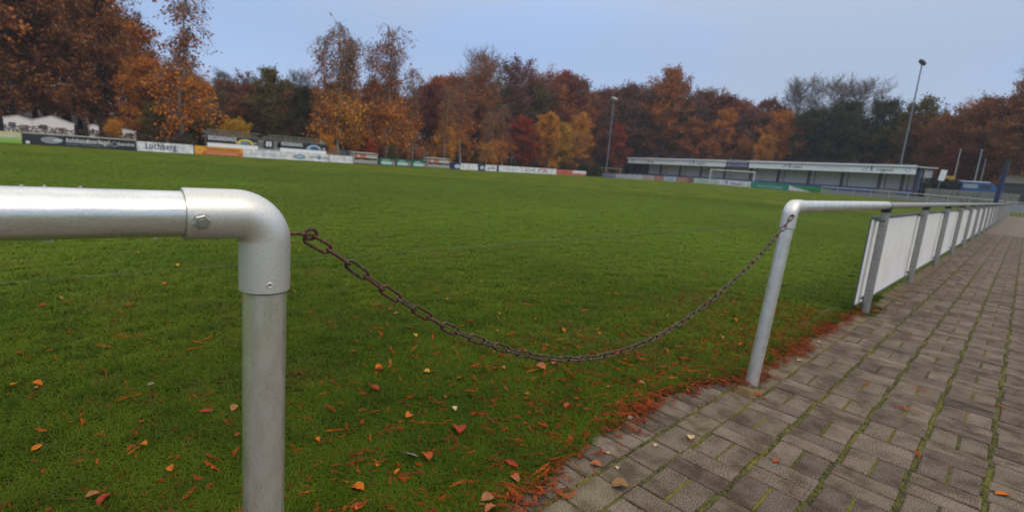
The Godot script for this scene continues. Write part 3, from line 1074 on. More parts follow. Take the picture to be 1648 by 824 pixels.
func build_boards() -> void:
	var g := "advertising boards along the far touchline"
	var z := -53.5
	var white := grain(mat("ad_white", 0.80, 0.80, 0.82, 0.5), noise_tex(0.012, 4, [[0.2, Color(0.82, 0.83, 0.84)], [0.8, Color(1, 1, 1)]], 256, 71), 0.35)
	var at := func(x0: float, x1: float, h: float, m: Material, label: String) -> Node3D:
		return board_on(Vector3(x0, land(x0, z), z), Vector3(x1, land(x1, z), z), h, m, label, g)
	var navy: Material = mats.navy_print
	var print_: Material = mats.print_white
	var b: Node3D = at.call(-5.5, -0.52, 0.86, mat("ad_lime", 0.34, 0.46, 0.17, 0.5), "pale lime green advertising board at the left edge")
	obj("stripe", box_mesh(Vector3(2.5, 0.62, 0.03), Vector3(4.9, 0.4, 0.02), 0.0), mat("ad_cream", 0.50, 0.50, 0.30, 0.5), b)
	obj("stripe", box_mesh(Vector3(2.5, 0.16, 0.03), Vector3(4.9, 0.26, 0.02), 0.0), mat("ad_green", 0.20, 0.42, 0.05, 0.5), b)
	lettering(b, "Garten & Landschaft", 0.2, Vector3(3.2, 0.52, 0.04), mat("ad_pale", 0.62, 0.64, 0.5, 0.5), true, 1.0)
	b = at.call(-0.48, 6.55, 0.80, mats.board_black, "long black advertising board with white car dealer lettering at left")
	obj("top_rail", rod([Vector3(0, 0.87, 0), Vector3(7.0, 0.87, 0)], 0.05, 8), mat("rail_pale", 0.36, 0.35, 0.31, 0.6), b)
	var car := obj("emblem", disc(0.62, 0.26, 0.015), mat("print_silver", 0.26, 0.27, 0.31, 0.5), b)
	car.position = Vector3(1.62, 0.42, 0.021)
	var car2 := obj("emblem", disc(0.28, 0.14, 0.02), mat("print_pale_blue", 0.42, 0.50, 0.54, 0.5), b)
	car2.position = Vector3(2.02, 0.44, 0.021)
	var ball := obj("emblem", disc(0.14, 0.12, 0.015), print_, b)
	ball.position = Vector3(0.26, 0.16, 0.021)
	lettering(b, "Autohaus", 0.34, Vector3(3.15, 0.50, 0.021), print_, true, 0.62)
	lettering(b, "Rene", 0.34, Vector3(4.10, 0.50, 0.021), print_, true, 0.55)
	lettering(b, "Nagel", 0.34, Vector3(4.85, 0.50, 0.021), print_, true, 0.6)
	lettering(b, "Neuwagen  Gebrauchtwagen  Service", 0.12, Vector3(3.9, 0.2, 0.021), mats.print_silver, false, 1.0)
	var ring := obj("emblem", disc(0.24, 0.2, 0.012, 0, TAU, 0.7), mats.print_silver, b)
	ring.position = Vector3(5.55, 0.42, 0.021)
	lettering(b, "Service", 0.26, Vector3(6.35, 0.46, 0.021), print_, true, 0.9)
	b = at.call(6.6, 10.85, 0.82, white, "white advertising board with navy lettering between the black and orange boards")
	lettering(b, "Luchberg", 0.52, Vector3(1.75, 0.46, 0.021), navy, true, 0.72)
	lettering(b, "Bau", 0.25, Vector3(3.25, 0.5, 0.021), mats.grey_print)
	b = at.call(10.9, 15.05, 0.80, mat("ad_orange", 0.66, 0.27, 0.015, 0.5), "orange advertising board with a red lower band under the terrace")
	obj("stripe", box_mesh(Vector3(2.35, 0.19, 0.022), Vector3(3.6, 0.3, 0.02), 0.0), mat("ad_red", 0.52, 0.11, 0.035, 0.5), b)
	lettering(b, "Tischlerei Sanders", 0.30, Vector3(2.4, 0.56, 0.021), mat("print_brown", 0.20, 0.07, 0.01, 0.5), true, 0.78)
	lettering(b, "Fenster & Innenausbau", 0.17, Vector3(2.35, 0.19, 0.033), mat("print_pink", 0.62, 0.40, 0.32, 0.5), true, 1.0)
	var sun := obj("emblem", disc(0.34, 0.3, 0.014, 0, TAU, 0.55), mat("ad_yellow", 0.72, 0.42, 0.03, 0.5), b)
	sun.position = Vector3(0.42, 0.42, 0.021)
	b = at.call(15.1, 19.75, 0.82, white, "white advertising board with faint grey lettering right of the orange board")
	lettering(b, "Elektro Hoffmann GmbH", 0.24, Vector3(2.4, 0.40, 0.021), mats.grey_print, false, 1.0)
	b = at.call(19.8, 23.75, 0.84, white, "white advertising board with a blue oval emblem and small dark lettering")
	var ov := obj("emblem", disc(0.62, 0.24, 0.012), mat("print_steel_blue", 0.14, 0.25, 0.36, 0.5), b)
	ov.position = Vector3(0.75, 0.38, 0.021)
	var ov2 := obj("emblem", disc(0.40, 0.13, 0.016), mat("print_light_blue", 0.36, 0.46, 0.54, 0.5), b)
	ov2.position = Vector3(0.75, 0.38, 0.021)
	lettering(b, "Wiese", 0.22, Vector3(2.25, 0.42, 0.021), mats.dark_print, true, 0.9)
	var dot := obj("emblem", disc(0.2, 0.2, 0.012), mats.print_steel_blue, b)
	dot.position = Vector3(2.85, 0.42, 0.021)
	lettering(b, "van Dijk", 0.18, Vector3(3.45, 0.4, 0.021), mats.dark_print, true, 0.8)
	b = at.call(23.8, 26.6, 0.80, white, "plain white advertising board left of the first team shelter")
	lettering(b, "Malermeister", 0.16, Vector3(1.4, 0.42, 0.021), mats.grey_print, false, 1.0)
	# green boards between the two shelters
	var dg := mat("ad_teal", 0.015, 0.115, 0.085, 0.5)
	var mint := mat("ad_mint", 0.40, 0.58, 0.52, 0.5)
	var lab := ["teal and mint advertising board next to the left team shelter", "teal and mint advertising board midway between the two team shelters", "teal and mint advertising board next to the right team shelter"]
	var xs := [29.9, 32.1, 34.35, 36.7]
	for i in 3:
		b = at.call(xs[i], xs[i + 1] - 0.04, 0.84, dg, lab[i])
		var w: float = xs[i + 1] - xs[i]
		obj("stripe", box_mesh(Vector3(w * 0.46, 0.3, 0.022), Vector3(w * 0.66, 0.36, 0.02), 0.0), mint, b)
		lettering(b, "Apotheke", 0.2, Vector3(w * 0.42, 0.64, 0.021), mint, true, 0.7)
		obj("emblem", box_mesh(Vector3(w * 0.9, 0.3, 0.022), Vector3(0.3, 0.5, 0.02), 0.0), mat("print_salmon", 0.42, 0.20, 0.16, 0.5), b)
	b = at.call(40.6, 42.15, 0.86, navy, "navy advertising board with a pale emblem right beside the right team shelter")
	var em := obj("emblem", disc(0.5, 0.28, 0.014), mats.print_pale_blue, b)
	em.position = Vector3(1.05, 0.4, 0.021)
	at.call(42.2, 45.3, 0.86, white, "blank white advertising board between two navy emblem boards")
	b = at.call(45.35, 46.6, 0.86, navy, "small navy advertising board with a pale emblem, right of the blank white board")
	em = obj("emblem", disc(0.4, 0.26, 0.014), mats.print_pale_blue, b)
	em.position = Vector3(0.7, 0.42, 0.021)
	b = at.call(46.65, 49.2, 0.86, white, "short white advertising board with a line of navy lettering")
	lettering(b, "Spielpark", 0.26, Vector3(1.15, 0.42, 0.021), navy, true, 0.9)
	obj("stripe", box_mesh(Vector3(2.36, 0.43, 0.022), Vector3(0.36, 0.84, 0.02), 0.0), navy, b)
	b = at.call(49.25, 62.1, 0.88, white, "longest white advertising board with a red arch emblem on the far touchline")
	lettering(b, "Getränkemarkt", 0.3, Vector3(2.4, 0.45, 0.021), mat("print_lilac", 0.40, 0.38, 0.52, 0.5), false, 1.0)
	lettering(b, "Ihr Partner", 0.36, Vector3(6.6, 0.45, 0.021), mats.dark_print, false, 0.9)
	var arch := obj("emblem", disc(0.95, 0.34, 0.014, 0, PI, 0.6), mat("print_red", 0.45, 0.06, 0.045, 0.5), b)
	arch.position = Vector3(9.4, 0.42, 0.021)
	lettering(b, "Dachdecker", 0.24, Vector3(10.0, 0.28, 0.021), mats.dark_print, true, 0.8)
	b = at.call(62.15, 66.2, 0.86, mat("ad_brick", 0.46, 0.12, 0.075, 0.5), "brick red advertising board near the far corner")
	lettering(b, "Pizzeria", 0.36, Vector3(2.0, 0.4, 0.021), mat("print_dark_red", 0.26, 0.04, 0.03, 0.5), true, 1.0)
	b = at.call(66.25, 70.0, 0.84, white, "white over red advertising board, last one before the far corner")
	obj("stripe", box_mesh(Vector3(1.9, 0.2, 0.022), Vector3(3.7, 0.36, 0.02), 0.0), mats.ad_brick, b)
	# team shelters
	shelter(26.75, 3.05, "left team shelter with a red and white printed back, beside the terrace")
	shelter(36.95, 3.5, "right team shelter with a red and white printed back, beside the navy board")
	# brown hedge at the left behind the boards
	var hb := MB.new()
	var r := RandomNumberGenerator.new()
	r.seed = 8
	for i in 9000:
		var p := Vector3(r.randf_range(-9, 11.5), 0, -55.6 + r.randfn(0, 0.35))
		p.y = r.randf_range(0.0, 1.42) + 0.06 * sin(p.x * 2.0)
		leaf_quad(hb, r, p, r.randf_range(0.08, 0.17), Color(0.07, 0.042, 0.026) * r.randf_range(0.5, 1.4))
	var hedge := thing("hedge", Vector3.ZERO, "dark brown leafless hedge behind the black board at left", "hedge")
	obj("foliage", hb.mesh(), tinted("leaves_plain", 0.9, 0.3), hedge)
	hb = MB.new()
	for i in 60:
		var x := -9.0 + 0.34 * i
		hb.tube([Vector3(x, -0.1, -55.6), Vector3(x + r.randf_range(-0.1, 0.1), 1.2, -55.6)], [0.03, 0.01], 4, Color(0.06, 0.045, 0.035), false)
	obj("stems", hb.mesh(), tinted("wood_plain", 0.9), hedge)

func shelter(x: float, w: float, label: String) -> void:
	var t := thing("team_shelter", Vector3(x, land(x, -54.2), -54.2), label, "shelter", "team shelters at the far touchline")
	var st: Material = mats.rail_pale
	var back := mat("shelter_pale", 0.50, 0.47, 0.42, 0.6)
	for e in [0.04, w - 0.04]:
		obj("post", box_mesh(Vector3(e, 0.62, 0.55), Vector3(0.07, 1.3, 0.07), 0.01), st, t)
		obj("side_panel", box_mesh(Vector3(e, 0.62, 0.0), Vector3(0.03, 1.2, 1.0), 0.0), mat("shelter_glass", 0.34, 0.34, 0.32, 0.4), t)
	var k := MB.new()
	k.box(Vector3(w * 0.5, 1.29, 0.02), Vector3(w + 0.1, 0.05, 1.3), 0.01, Color.WHITE, Basis(Vector3.RIGHT, 0.06))
	obj("roof", k.mesh(), st, t)
	obj("back_panel", box_mesh(Vector3(w * 0.27, 0.94, 0.50), Vector3(w * 0.46, 0.5, 0.03), 0.0), mat("shelter_red", 0.46, 0.17, 0.10, 0.6), t)
	obj("back_panel", box_mesh(Vector3(w * 0.74, 0.94, 0.50), Vector3(w * 0.46, 0.46, 0.03), 0.0), back, t)
	var em := obj("emblem", disc(0.12, 0.16, 0.012), mats.print_white, t)
	em.position = Vector3(w * 0.2, 0.92, 0.517)
	lettering(t, "Reisen", 0.2, Vector3(w * 0.74, 0.94, 0.517), mats.grey_print, false, 1.0)
	obj("back_wall", box_mesh(Vector3(w * 0.5, 0.6, -0.55), Vector3(w, 1.2, 0.04), 0.0), mats.mesh_grey, t)
	obj("bench", box_mesh(Vector3(w * 0.5, 0.42, -0.25), Vector3(w - 0.2, 0.06, 0.35), 0.01), back, t)
	obj("front_board", box_mesh(Vector3(w * 0.5, 0.28, 0.54), Vector3(w - 0.1, 0.42, 0.03), 0.0), mat("shelter_dim", 0.32, 0.30, 0.28, 0.6), t)
	for q in [0.35, 0.62, 0.85]:
		obj("seat", box_mesh(Vector3(w * q, 0.46, 0.2), Vector3(0.4, 0.4, 0.06), 0.02), mat("seat_dark", 0.03, 0.03, 0.04, 0.5) if q == 0.62 else back, t)

func build_end_boards() -> void:
	var g := "advertising boards behind the far goal"
	var A := Vector3(88.0, 0, -62.0)
	var B := Vector3(83.0, 0, -19.2)
	var u := (B - A).normalized()
	var at := func(s0: float, s1: float, h: float, m: Material, label: String) -> Node3D:
		var p := A + u * s0
		var q := A + u * s1
		p.y = land(p.x, p.z) - 0.02
		q.y = land(q.x, q.z) - 0.02
		return board_on(p, q, h, m, label, g)
	var white: Material = mats.ad_white
	var b: Node3D = at.call(-1.2, 2.5, 0.84, mat("ad_sky", 0.32, 0.40, 0.56, 0.5), "light blue advertising board at the left end behind the small goal")
	b = at.call(2.55, 9.4, 0.86, white, "white advertising board between the light blue and the pinkish boards, before the stand")
	lettering(b, "Baumarkt im Tal", 0.26, Vector3(3.4, 0.42, 0.021), mats.grey_print, false, 1.2)
	b = at.call(9.45, 12.3, 0.86, mat("ad_blush", 0.56, 0.47, 0.42, 0.5), "pale pinkish advertising board with red lettering before the stand")
	lettering(b, "Fleischerei", 0.24, Vector3(1.4, 0.4, 0.021), mats.print_red, true, 0.8)
	b = at.call(12.35, 14.4, 0.86, mat("ad_rose", 0.50, 0.20, 0.17, 0.5), "rose red advertising board, the left one of two before the stand")
	lettering(b, "Optik", 0.3, Vector3(1.0, 0.42, 0.021), mats.print_pink, true, 0.9)
	b = at.call(14.45, 17.3, 0.86, mat("ad_ice", 0.48, 0.54, 0.60, 0.5), "ice blue advertising board between two red boards before the stand")
	lettering(b, "Aqua Bad", 0.24, Vector3(1.4, 0.42, 0.021), mats.print_steel_blue, true, 0.9)
	b = at.call(17.35, 20.85, 0.86, mats.ad_rose, "rose red advertising board with a brown end, left of the full size goal")
	obj("stripe", box_mesh(Vector3(2.9, 0.43, 0.022), Vector3(1.0, 0.8, 0.02), 0.0), mat("ad_brown", 0.22, 0.12, 0.10, 0.5), b)
	lettering(b, "Backhaus", 0.28, Vector3(1.2, 0.42, 0.021), mats.print_pink, true, 0.8)
	b = at.call(20.9, 25.2, 0.86, mat("ad_mist", 0.52, 0.58, 0.50, 0.5), "whitish advertising board with green lettering at the goal's left post")
	lettering(b, "Raumausstatter", 0.24, Vector3(2.1, 0.42, 0.021), mat("print_green", 0.09, 0.28, 0.13, 0.5), true, 0.9)
	b = at.call(25.25, 31.4, 0.88, white, "white advertising board with a navy letter seen through the full size goal")
	lettering(b, "E", 0.5, Vector3(2.0, 0.44, 0.021), mats.navy_print)
	lettering(b, "versport", 0.34, Vector3(3.7, 0.36, 0.021), mats.dark_print, true, 1.0)
	b = at.call(31.45, 37.3, 0.92, mat("ad_sea", 0.03, 0.23, 0.165, 0.5), "sea green advertising board right of the full size goal")
	lettering(b, "www.gemeinde-energie.de", 0.26, Vector3(3.0, 0.34, 0.021), mats.ad_mint, true, 0.85)
	b = at.call(37.35, 43.2, 0.84, mat("ad_leaf", 0.035, 0.23, 0.06, 0.5), "leaf green advertising board with a white wedge, rightmost before the stand")
	var k := MB.new()
	k.quad(Vector3(0.05, 0.02, 0.03), Vector3(3.3, 0.02, 0.03), Vector3(0.6, 0.62, 0.03), Vector3(0.05, 0.8, 0.03), Vector3.BACK)
	k.quad(Vector3(0.05, 0.8, 0.03), Vector3(0.6, 0.62, 0.03), Vector3(0.6, 0.62, 0.021), Vector3(0.05, 0.8, 0.021), Vector3.UP)
	obj("stripe", k.mesh(), mats.ad_white, b)
	lettering(b, "MUSS", 0.3, Vector3(3.5, 0.3, 0.021), mat("print_dark_green", 0.01, 0.07, 0.03, 0.5), true, 1.0)

func build_goals() -> void:
	var white := mat("goal_white", 0.66, 0.67, 0.66, 0.45)
	var yb := land(85, -33)
	var t := thing("goal", Vector3(85.2, yb, -38.2), "full size white goal with net in front of the covered stand", "goal")
	goal(t, 7.32, 2.44, 0.07, white, 1.6)
	t.rotation.y = -PI / 2 + 0.02
	t = thing("goal", Vector3(93.0, land(93, -68) - 0.3, -68.6), "smaller grey goal at the far corner, left of the covered stand", "goal")
	goal(t, 6.6, 2.2, 0.07, mat("goal_grey", 0.36, 0.36, 0.33, 0.5), 1.3)
	t.rotation.y = -PI / 2

func goal(t: Node3D, w: float, h: float, r: float, m: Material, depth: float) -> void:
	obj("post", rod([Vector3(0, -0.1, 0), Vector3(0, h, 0)], r, 12), m, t)
	obj("post", rod([Vector3(w, -0.1, 0), Vector3(w, h, 0)], r, 12), m, t)
	obj("crossbar", rod([Vector3(-r, h, 0), Vector3(w + r, h, 0)], r, 12), m, t)
	for x in [0.0, w]:
		obj("net_stay", rod([Vector3(x, h, 0), Vector3(x, h, -depth * 0.5), Vector3(x, 0, -depth)], 0.025, 6), m, t)
	var k := MB.new()
	var nx := int(w / 0.2)
	for i in nx + 1:
		var x := w * i / nx
		k.tube([Vector3(x, h, 0), Vector3(x, h - 0.08, -depth * 0.5), Vector3(x, 0, -depth)], [0.003], 3, Color.WHITE, false)
	for i in 12:
		var f := i / 11.0
		k.tube([Vector3(0, h * (1 - f), -depth * (0.5 + 0.5 * f)), Vector3(w, h * (1 - f), -depth * (0.5 + 0.5 * f))], [0.003], 3, Color.WHITE, false)
	obj("net", k.mesh(), mat("net_cord", 0.4, 0.4, 0.4, 0.8), t)

func mast(at: Vector3, h: float, lamps: Array, label: String, dark := false) -> void:
	var t := thing("floodlight_mast", at, label, "floodlight", "floodlight masts round the pitch")
	var m := mat("mast_steel", 0.17, 0.195, 0.225, 0.6, 0.2)
	var k := MB.new()
	k.tube([Vector3(0, -0.3, 0), Vector3(0, h * 0.5, 0), Vector3(0, h, 0)], [0.15, 0.12, 0.085], 12)
	obj("pole", k.mesh(), m, t)
	obj("base_plate", rod([Vector3(0, -0.1, 0), Vector3(0, 0.12, 0)], 0.34, 12), mats.concrete, t)
	obj("crossbar", box_mesh(Vector3(lamps[0][0] * 0.5 + 0.1, h, 0), Vector3(1.5, 0.1, 0.1), 0.02), m, t)
	for l in lamps:
		k = MB.new()
		k.box(Vector3.ZERO, Vector3(0.95, 0.5, 0.75), 0.12, Color.WHITE, Basis(Vector3.RIGHT, 0.5))
		var o := obj("lamp_head", k.mesh(), mat("lamp_dark", 0.03, 0.028, 0.03, 0.5) if dark else mat("lamp_grey", 0.32, 0.33, 0.34, 0.5), t)
		o.position = Vector3(l[0], h + 0.22, l[1])
		var g := obj("lens", box_mesh(Vector3(0, -0.14, 0.16), Vector3(0.5, 0.03, 0.3), 0.01), mat("lens_glass", 0.15, 0.16, 0.17, 0.15), o)
		g.rotation.x = 0.5

func build_masts() -> void:
	mast(Vector3(88.6, land(88.6, -62.6), -62.6), 16.0, [[0.55, 0.0], [-0.1, 0.0]], "slim grey floodlight mast at the far corner, left of the covered stand")
	mast(Vector3(116.0, land(116, -48.0), -48.0), 12.2, [[-0.3, 0], [0.3, 0]], "short floodlight mast rising behind the middle of the covered stand")
	mast(Vector3(98.0, land(98, -13.9), -13.9), 20.2, [[0.52, 0.0], [-0.52, 0.0]], "tall floodlight mast with dark lamps behind the right end of the covered stand", true)

func build_far_corner() -> void:
	# ball stop fence of blue posts behind the stand
	var bm := mat("fence_blue", 0.035, 0.06, 0.16, 0.6)
	var t := thing("ball_fence", Vector3(100.0, 0, -66), "high wire fence with blue posts behind the covered stand", "fence")
	for i in 13:
		var z := 4.2 * i
		obj("post", rod([Vector3(-0.9 * i * 0.2, -0.2, z), Vector3(-0.9 * i * 0.2, 6.0, z)], 0.10, 8), bm, t)
	var k := MB.new()
	for i in 12:
		var y := 0.5 * i + 0.4
		k.tube([Vector3(0, y, 0), Vector3(-0.9 * 12 * 0.2, y, 4.2 * 12)], [0.008], 3, Color.WHITE, false)
	obj("wire", k.mesh(), bm, t)
	# flagpoles
	var pm := mat("flagpole_white", 0.30, 0.32, 0.34, 0.5)
	var spots := [[92.0, -6.75, 7.7, "leftmost of three bare flagpoles behind the yellow sign"], [92.0, -4.6, 7.7, "middle one of three bare flagpoles, above the blue van"], [96.0, -4.2, 6.7, "rightmost and shortest of three bare flagpoles, above the blue van"]]
	for s in spots:
		var f := thing("flagpole", Vector3(s[0], land(s[0], s[1]), s[1]), s[3], "flagpole", "flagpoles at the far right")
		k = MB.new()
		var hh: float = s[2] - land(s[0], s[1])
		k.tube([Vector3(0, -0.1, 0), Vector3(0, hh, 0)], [0.09, 0.06], 10)
		obj("pole", k.mesh(), pm, f)
		var cap := SphereMesh.new()
		cap.radius = 0.11
		cap.height = 0.2
		cap.radial_segments = 10
		cap.rings = 5
		var c := obj("cap", cap, pm, f)
		c.position.y = hh + 0.08
	var yb := land(88, -7) - 0.9
	var ws := thing("notice_sign", Vector3(83.0, yb, -7.6), "white board sign on a post at the right end of the covered stand", "sign")
	obj("panel", box_mesh(Vector3(0, 3.75, 0), Vector3(0.06, 1.35, 0.62), 0.01), mats.fascia_white, ws)
	obj("post", rod([Vector3(0.06, -0.2, 0), Vector3(0.06, 4.4, 0)], 0.05, 8), mats.mast_steel, ws)
	ws.rotation.x = 0.12
	var ys := thing("hanging_sign", Vector3(88.0, yb, -6.9), "small yellow sign in front of the leftmost flagpole", "sign")
	obj("panel", box_mesh(Vector3(0, 3.55, 0), Vector3(0.08, 0.55, 1.15), 0.05), mat("sign_yellow", 0.50, 0.29, 0.02, 0.5), ys)
	obj("post", rod([Vector3(0.07, -0.2, 0), Vector3(0.07, 3.5, 0)], 0.05, 8), mats.mast_steel, ys)
	var hb := MB.new()
	var r := RandomNumberGenerator.new()
	r.seed = 88
	for i in 3500:
		var p := Vector3(r.randfn(0, 0.5), r.randf_range(0.2, 2.9), r.randf_range(-1.2, 3.5))
		leaf_quad(hb, r, p, r.randf_range(0.15, 0.3), Color(0.03, 0.036, 0.026) * r.randf_range(0.5, 1.4))
	var hd := thing("hedge", Vector3(86.5, yb, -9.0), "dark hedge below the yellow sign, behind the concrete wall", "hedge")
	hd.position.y += 0.5
	obj("foliage", hb.mesh(), tinted("leaves_plain", 0.9, 0.3), hd)
	build_van()
	# the blue post with its dark cap beside the path
	var bp := thing("blue_post", Vector3(70.0, 0.0, -1.36), "thick blue leaning post where the railing ends at right", "post")
	k = MB.new()
	k.tube([Vector3(0, -0.2, -0.02), Vector3(0, 4.3, 0.15)], [0.22, 0.2], 12)
	obj("pole", k.mesh(), mat("post_blue", 0.009, 0.024, 0.09, 0.5), bp)
	k = MB.new()
	k.tube([Vector3(0, 4.2, 0.15), Vector3(0, 5.3, 0.18)], [0.26, 0.2], 12)
	obj("cap", k.mesh(), mat("post_cap", 0.03, 0.032, 0.04, 0.6), bp)
	# pale gate and hut by the end of the path
	var gate := thing("gate", Vector3(66.0, 0, -0.4), "low pale grey gate at the far end of the paved path", "gate")
	for i in 6:
		obj("bar", rod([Vector3(0, 0.1, 0.3 * i), Vector3(0, 1.25, 0.3 * i)], 0.03, 6), mats.pale_steel, gate)
	obj("rail", rod([Vector3(0, 1.25, -0.1), Vector3(0, 1.25, 1.8)], 0.035, 6), mats.pale_steel, gate)
	obj("panel", box_mesh(Vector3(0.05, 0.7, 0.75), Vector3(0.03, 0.8, 1.6), 0.0), mat("gate_pale", 0.34, 0.36, 0.38, 0.6), gate)
	var hut := thing("hut", Vector3(92.0, land(92, 1), 0.6), "low beige hut with a flat roof behind the end of the path", "hut")
	obj("wall", box_mesh(Vector3(0, 1.35, 0), Vector3(4, 2.7, 5.0), 0.02), mat("hut_dark", 0.05, 0.06, 0.055, 0.8), hut)
	obj("band", box_mesh(Vector3(-0.05, 3.1, 0), Vector3(4.2, 0.8, 5.2), 0.02), mat("hut_beige", 0.23, 0.20, 0.15, 0.8), hut)
	obj("roof", box_mesh(Vector3(0, 3.56, 0), Vector3(4.5, 0.12, 5.5), 0.02), mats.concrete, hut)
	obj("door", box_mesh(Vector3(-2.04, 1.05, 1.2), Vector3(0.05, 2.1, 1.0), 0.01), mats.concrete, hut)

func build_van() -> void:
	# seen from its side: a blue box van with a pale roof
	var t := thing("parked_van", Vector3(88.0, land(88, -4) + 0.35, -3.7), "blue parked van with a pale roof behind the concrete wall", "van")
	var blue := mat("van_blue", 0.035, 0.10, 0.26, 0.35)
	var prof := [Vector2(-2.4, 0.35), Vector2(2.3, 0.35), Vector2(2.45, 0.7), Vector2(2.35, 1.15), Vector2(1.75, 1.35), Vector2(1.2, 2.02), Vector2(0.9, 2.1), Vector2(-2.3, 2.1), Vector2(-2.42, 1.9)]
	var k := MB.new()
	var n := prof.size()
	for i in n:
		var p: Vector2 = prof[i]
		var q: Vector2 = prof[(i + 1) % n]
		var mid := (p + q) * 0.5 - Vector2(0, 1.2)
		k.quad(Vector3(-0.9, p.y, p.x), Vector3(-0.9, q.y, q.x), Vector3(0.9, q.y, q.x), Vector3(0.9, p.y, p.x), Vector3(0, mid.y, mid.x))
	for s in [-0.9, 0.9]:
		for i in range(1, n - 1):
			k.tri(Vector3(s, prof[0].y, prof[0].x), Vector3(s, prof[i].y, prof[i].x), Vector3(s, prof[i + 1].y, prof[i + 1].x), Vector3(s, 0, 0))
	obj("body", k.mesh(), blue, t)
	obj("roof", box_mesh(Vector3(0, 2.16, -0.7), Vector3(1.7, 0.14, 3.2), 0.06), mat("van_pale", 0.55, 0.60, 0.60, 0.4), t)
	var glass := mat("van_glass", 0.03, 0.04, 0.05, 0.1)
	obj("window", box_mesh(Vector3(-0.905, 1.6, 0.55), Vector3(0.02, 0.5, 0.9), 0.0), glass, t)
	obj("window", box_mesh(Vector3(-0.905, 1.6, -0.9), Vector3(0.02, 0.5, 1.4), 0.0), mat("van_window_pale", 0.3, 0.4, 0.42, 0.2), t)
	for z in [-1.5, 1.5]:
		for x in [-0.82, 0.82]:
			var w := obj("wheel", rod([Vector3(-0.11, 0, 0), Vector3(0.11, 0, 0)], 0.35, 18), mats.rubber_and_shade_black, t) if mats.has("rubber_and_shade_black") else obj("wheel", rod([Vector3(-0.11, 0, 0), Vector3(0.11, 0, 0)], 0.35, 18), mat("rubber_and_shade_black", 0.02, 0.02, 0.02, 0.8), t)
			w.position = Vector3(x, 0.0, z)
			obj("rim", rod([Vector3(-0.12, 0, 0), Vector3(0.12, 0, 0)], 0.19, 12), mats.lamp_grey, w)
	obj("headlight", box_mesh(Vector3(-0.6, 1.0, 2.4), Vector3(0.35, 0.2, 0.06), 0.02), mats.lens_glass, t)
	obj("headlight", box_mesh(Vector3(0.6, 1.0, 2.4), Vector3(0.35, 0.2, 0.06), 0.02), mats.lens_glass, t)

func gable_hut(at: Vector3, w: float, h_eave: float, h_top: float, d: float, label: String, turn := 0.0) -> void:
	var t := thing("cabin", at, label, "cabin", "white cabins behind the hedge at left")
	t.rotation.y = turn
	var wm := mat("cabin_white", 0.72, 0.68, 0.66, 0.8)
	var k := MB.new()
	var a := Vector3(-w / 2, 0, 0)
	var b := Vector3(w / 2, 0, 0)
	var c := Vector3(w / 2, h_eave, 0)
	var e := Vector3(-w / 2, h_eave, 0)
	var top := Vector3(0, h_top, 0)
	var bk := Vector3(0, 0, -d)
	for o in [Vector3.ZERO, bk]:
		var out := Vector3.BACK if o == Vector3.ZERO else Vector3.FORWARD
		k.quad(a + o, b + o, c + o, e + o, out)
		k.tri(e + o, c + o, top + o, out)
	k.quad(a, e, e + bk, a + bk, Vector3.LEFT)
	k.quad(b, c, c + bk, b + bk, Vector3.RIGHT)
	obj("wall", k.mesh(), wm, t)
	var rm := mat("cabin_roof", 0.66, 0.61, 0.59, 0.7)
	for s in [-1.0, 1.0]:
		k = MB.new()
		var slope := Vector3(s * w * 0.5, h_eave - h_top, 0)
		var dir := slope.normalized()
		var bas := Basis(dir * s, Vector3(-dir.y * s * s, dir.x * s, 0).normalized(), Vector3.BACK)
		k.box(top + slope * 0.54 + Vector3(0, 0.05, -d * 0.5), Vector3(slope.length() * 1.03, 0.05, d + 0.1), 0.0, Color.WHITE, bas)
		obj("roof", k.mesh(), rm, t)
	obj("door", box_mesh(Vector3(w * 0.22, 0.75, 0.03), Vector3(minf(0.6, w * 0.3), 1.5, 0.05), 0.01), mat("cabin_door", 0.34, 0.27, 0.24, 0.7), t)
	obj("window", box_mesh(Vector3(-w * 0.2, 1.45, 0.03), Vector3(minf(0.5, w * 0.25), 0.35, 0.05), 0.01), mat("cabin_glass", 0.10, 0.11, 0.12, 0.2), t)

func build_houses() -> void:
	gable_hut(Vector3(-0.72, 0, -61.0), 1.75, 1.95, 2.2, 3.0, "smaller white gabled cabin at the left edge behind the hedge")
	gable_hut(Vector3(1.5, 0, -61.4), 3.0, 1.88, 2.42, 4.0, "larger white gabled cabin behind the hedge at left")
	gable_hut(Vector3(4.45, 0, -61.6), 0.65, 1.85, 1.98, 2.0, "narrow white cabin front showing left of the small yellow tree")
	gable_hut(Vector3(6.7, 0, -61.8), 1.9, 1.66, 1.8, 2.0, "low white cabin half hidden right of the small yellow tree")

# ------------------------------------------------------------------ trees
func leaf_quad(k: MB, r: RandomNumberGenerator, p: Vector3, s: float, col: Color, hang := 0.0) -> void:
	# one leaf spray: a bent kite of two faces
	var a := Vector3(r.randfn(0, 1), r.randfn(0, 0.8) - hang, r.randfn(0, 1)).normalized()
	var b := a.cross(Vector3(r.randfn(0, 1), r.randfn(0, 1), r.randfn(0, 1))).normalized()
	var nn := a.cross(b)
	var w := s * r.randf_range(0.28, 0.45)
	var i := k.vert(p - a * s * 0.5, nn, col)
	k.vert(p + b * w + nn * w * 0.3 + a * s * r.randf_range(-0.15, 0.1), nn, col)
	k.vert(p + a * s * 0.5, nn, col)
	k.vert(p - b * w + nn * w * 0.3 + a * s * r.randf_range(-0.15, 0.1), nn, col)
	k.ix.append_array(PackedInt32Array([i, i + 1, i + 2, i, i + 2, i + 3]))

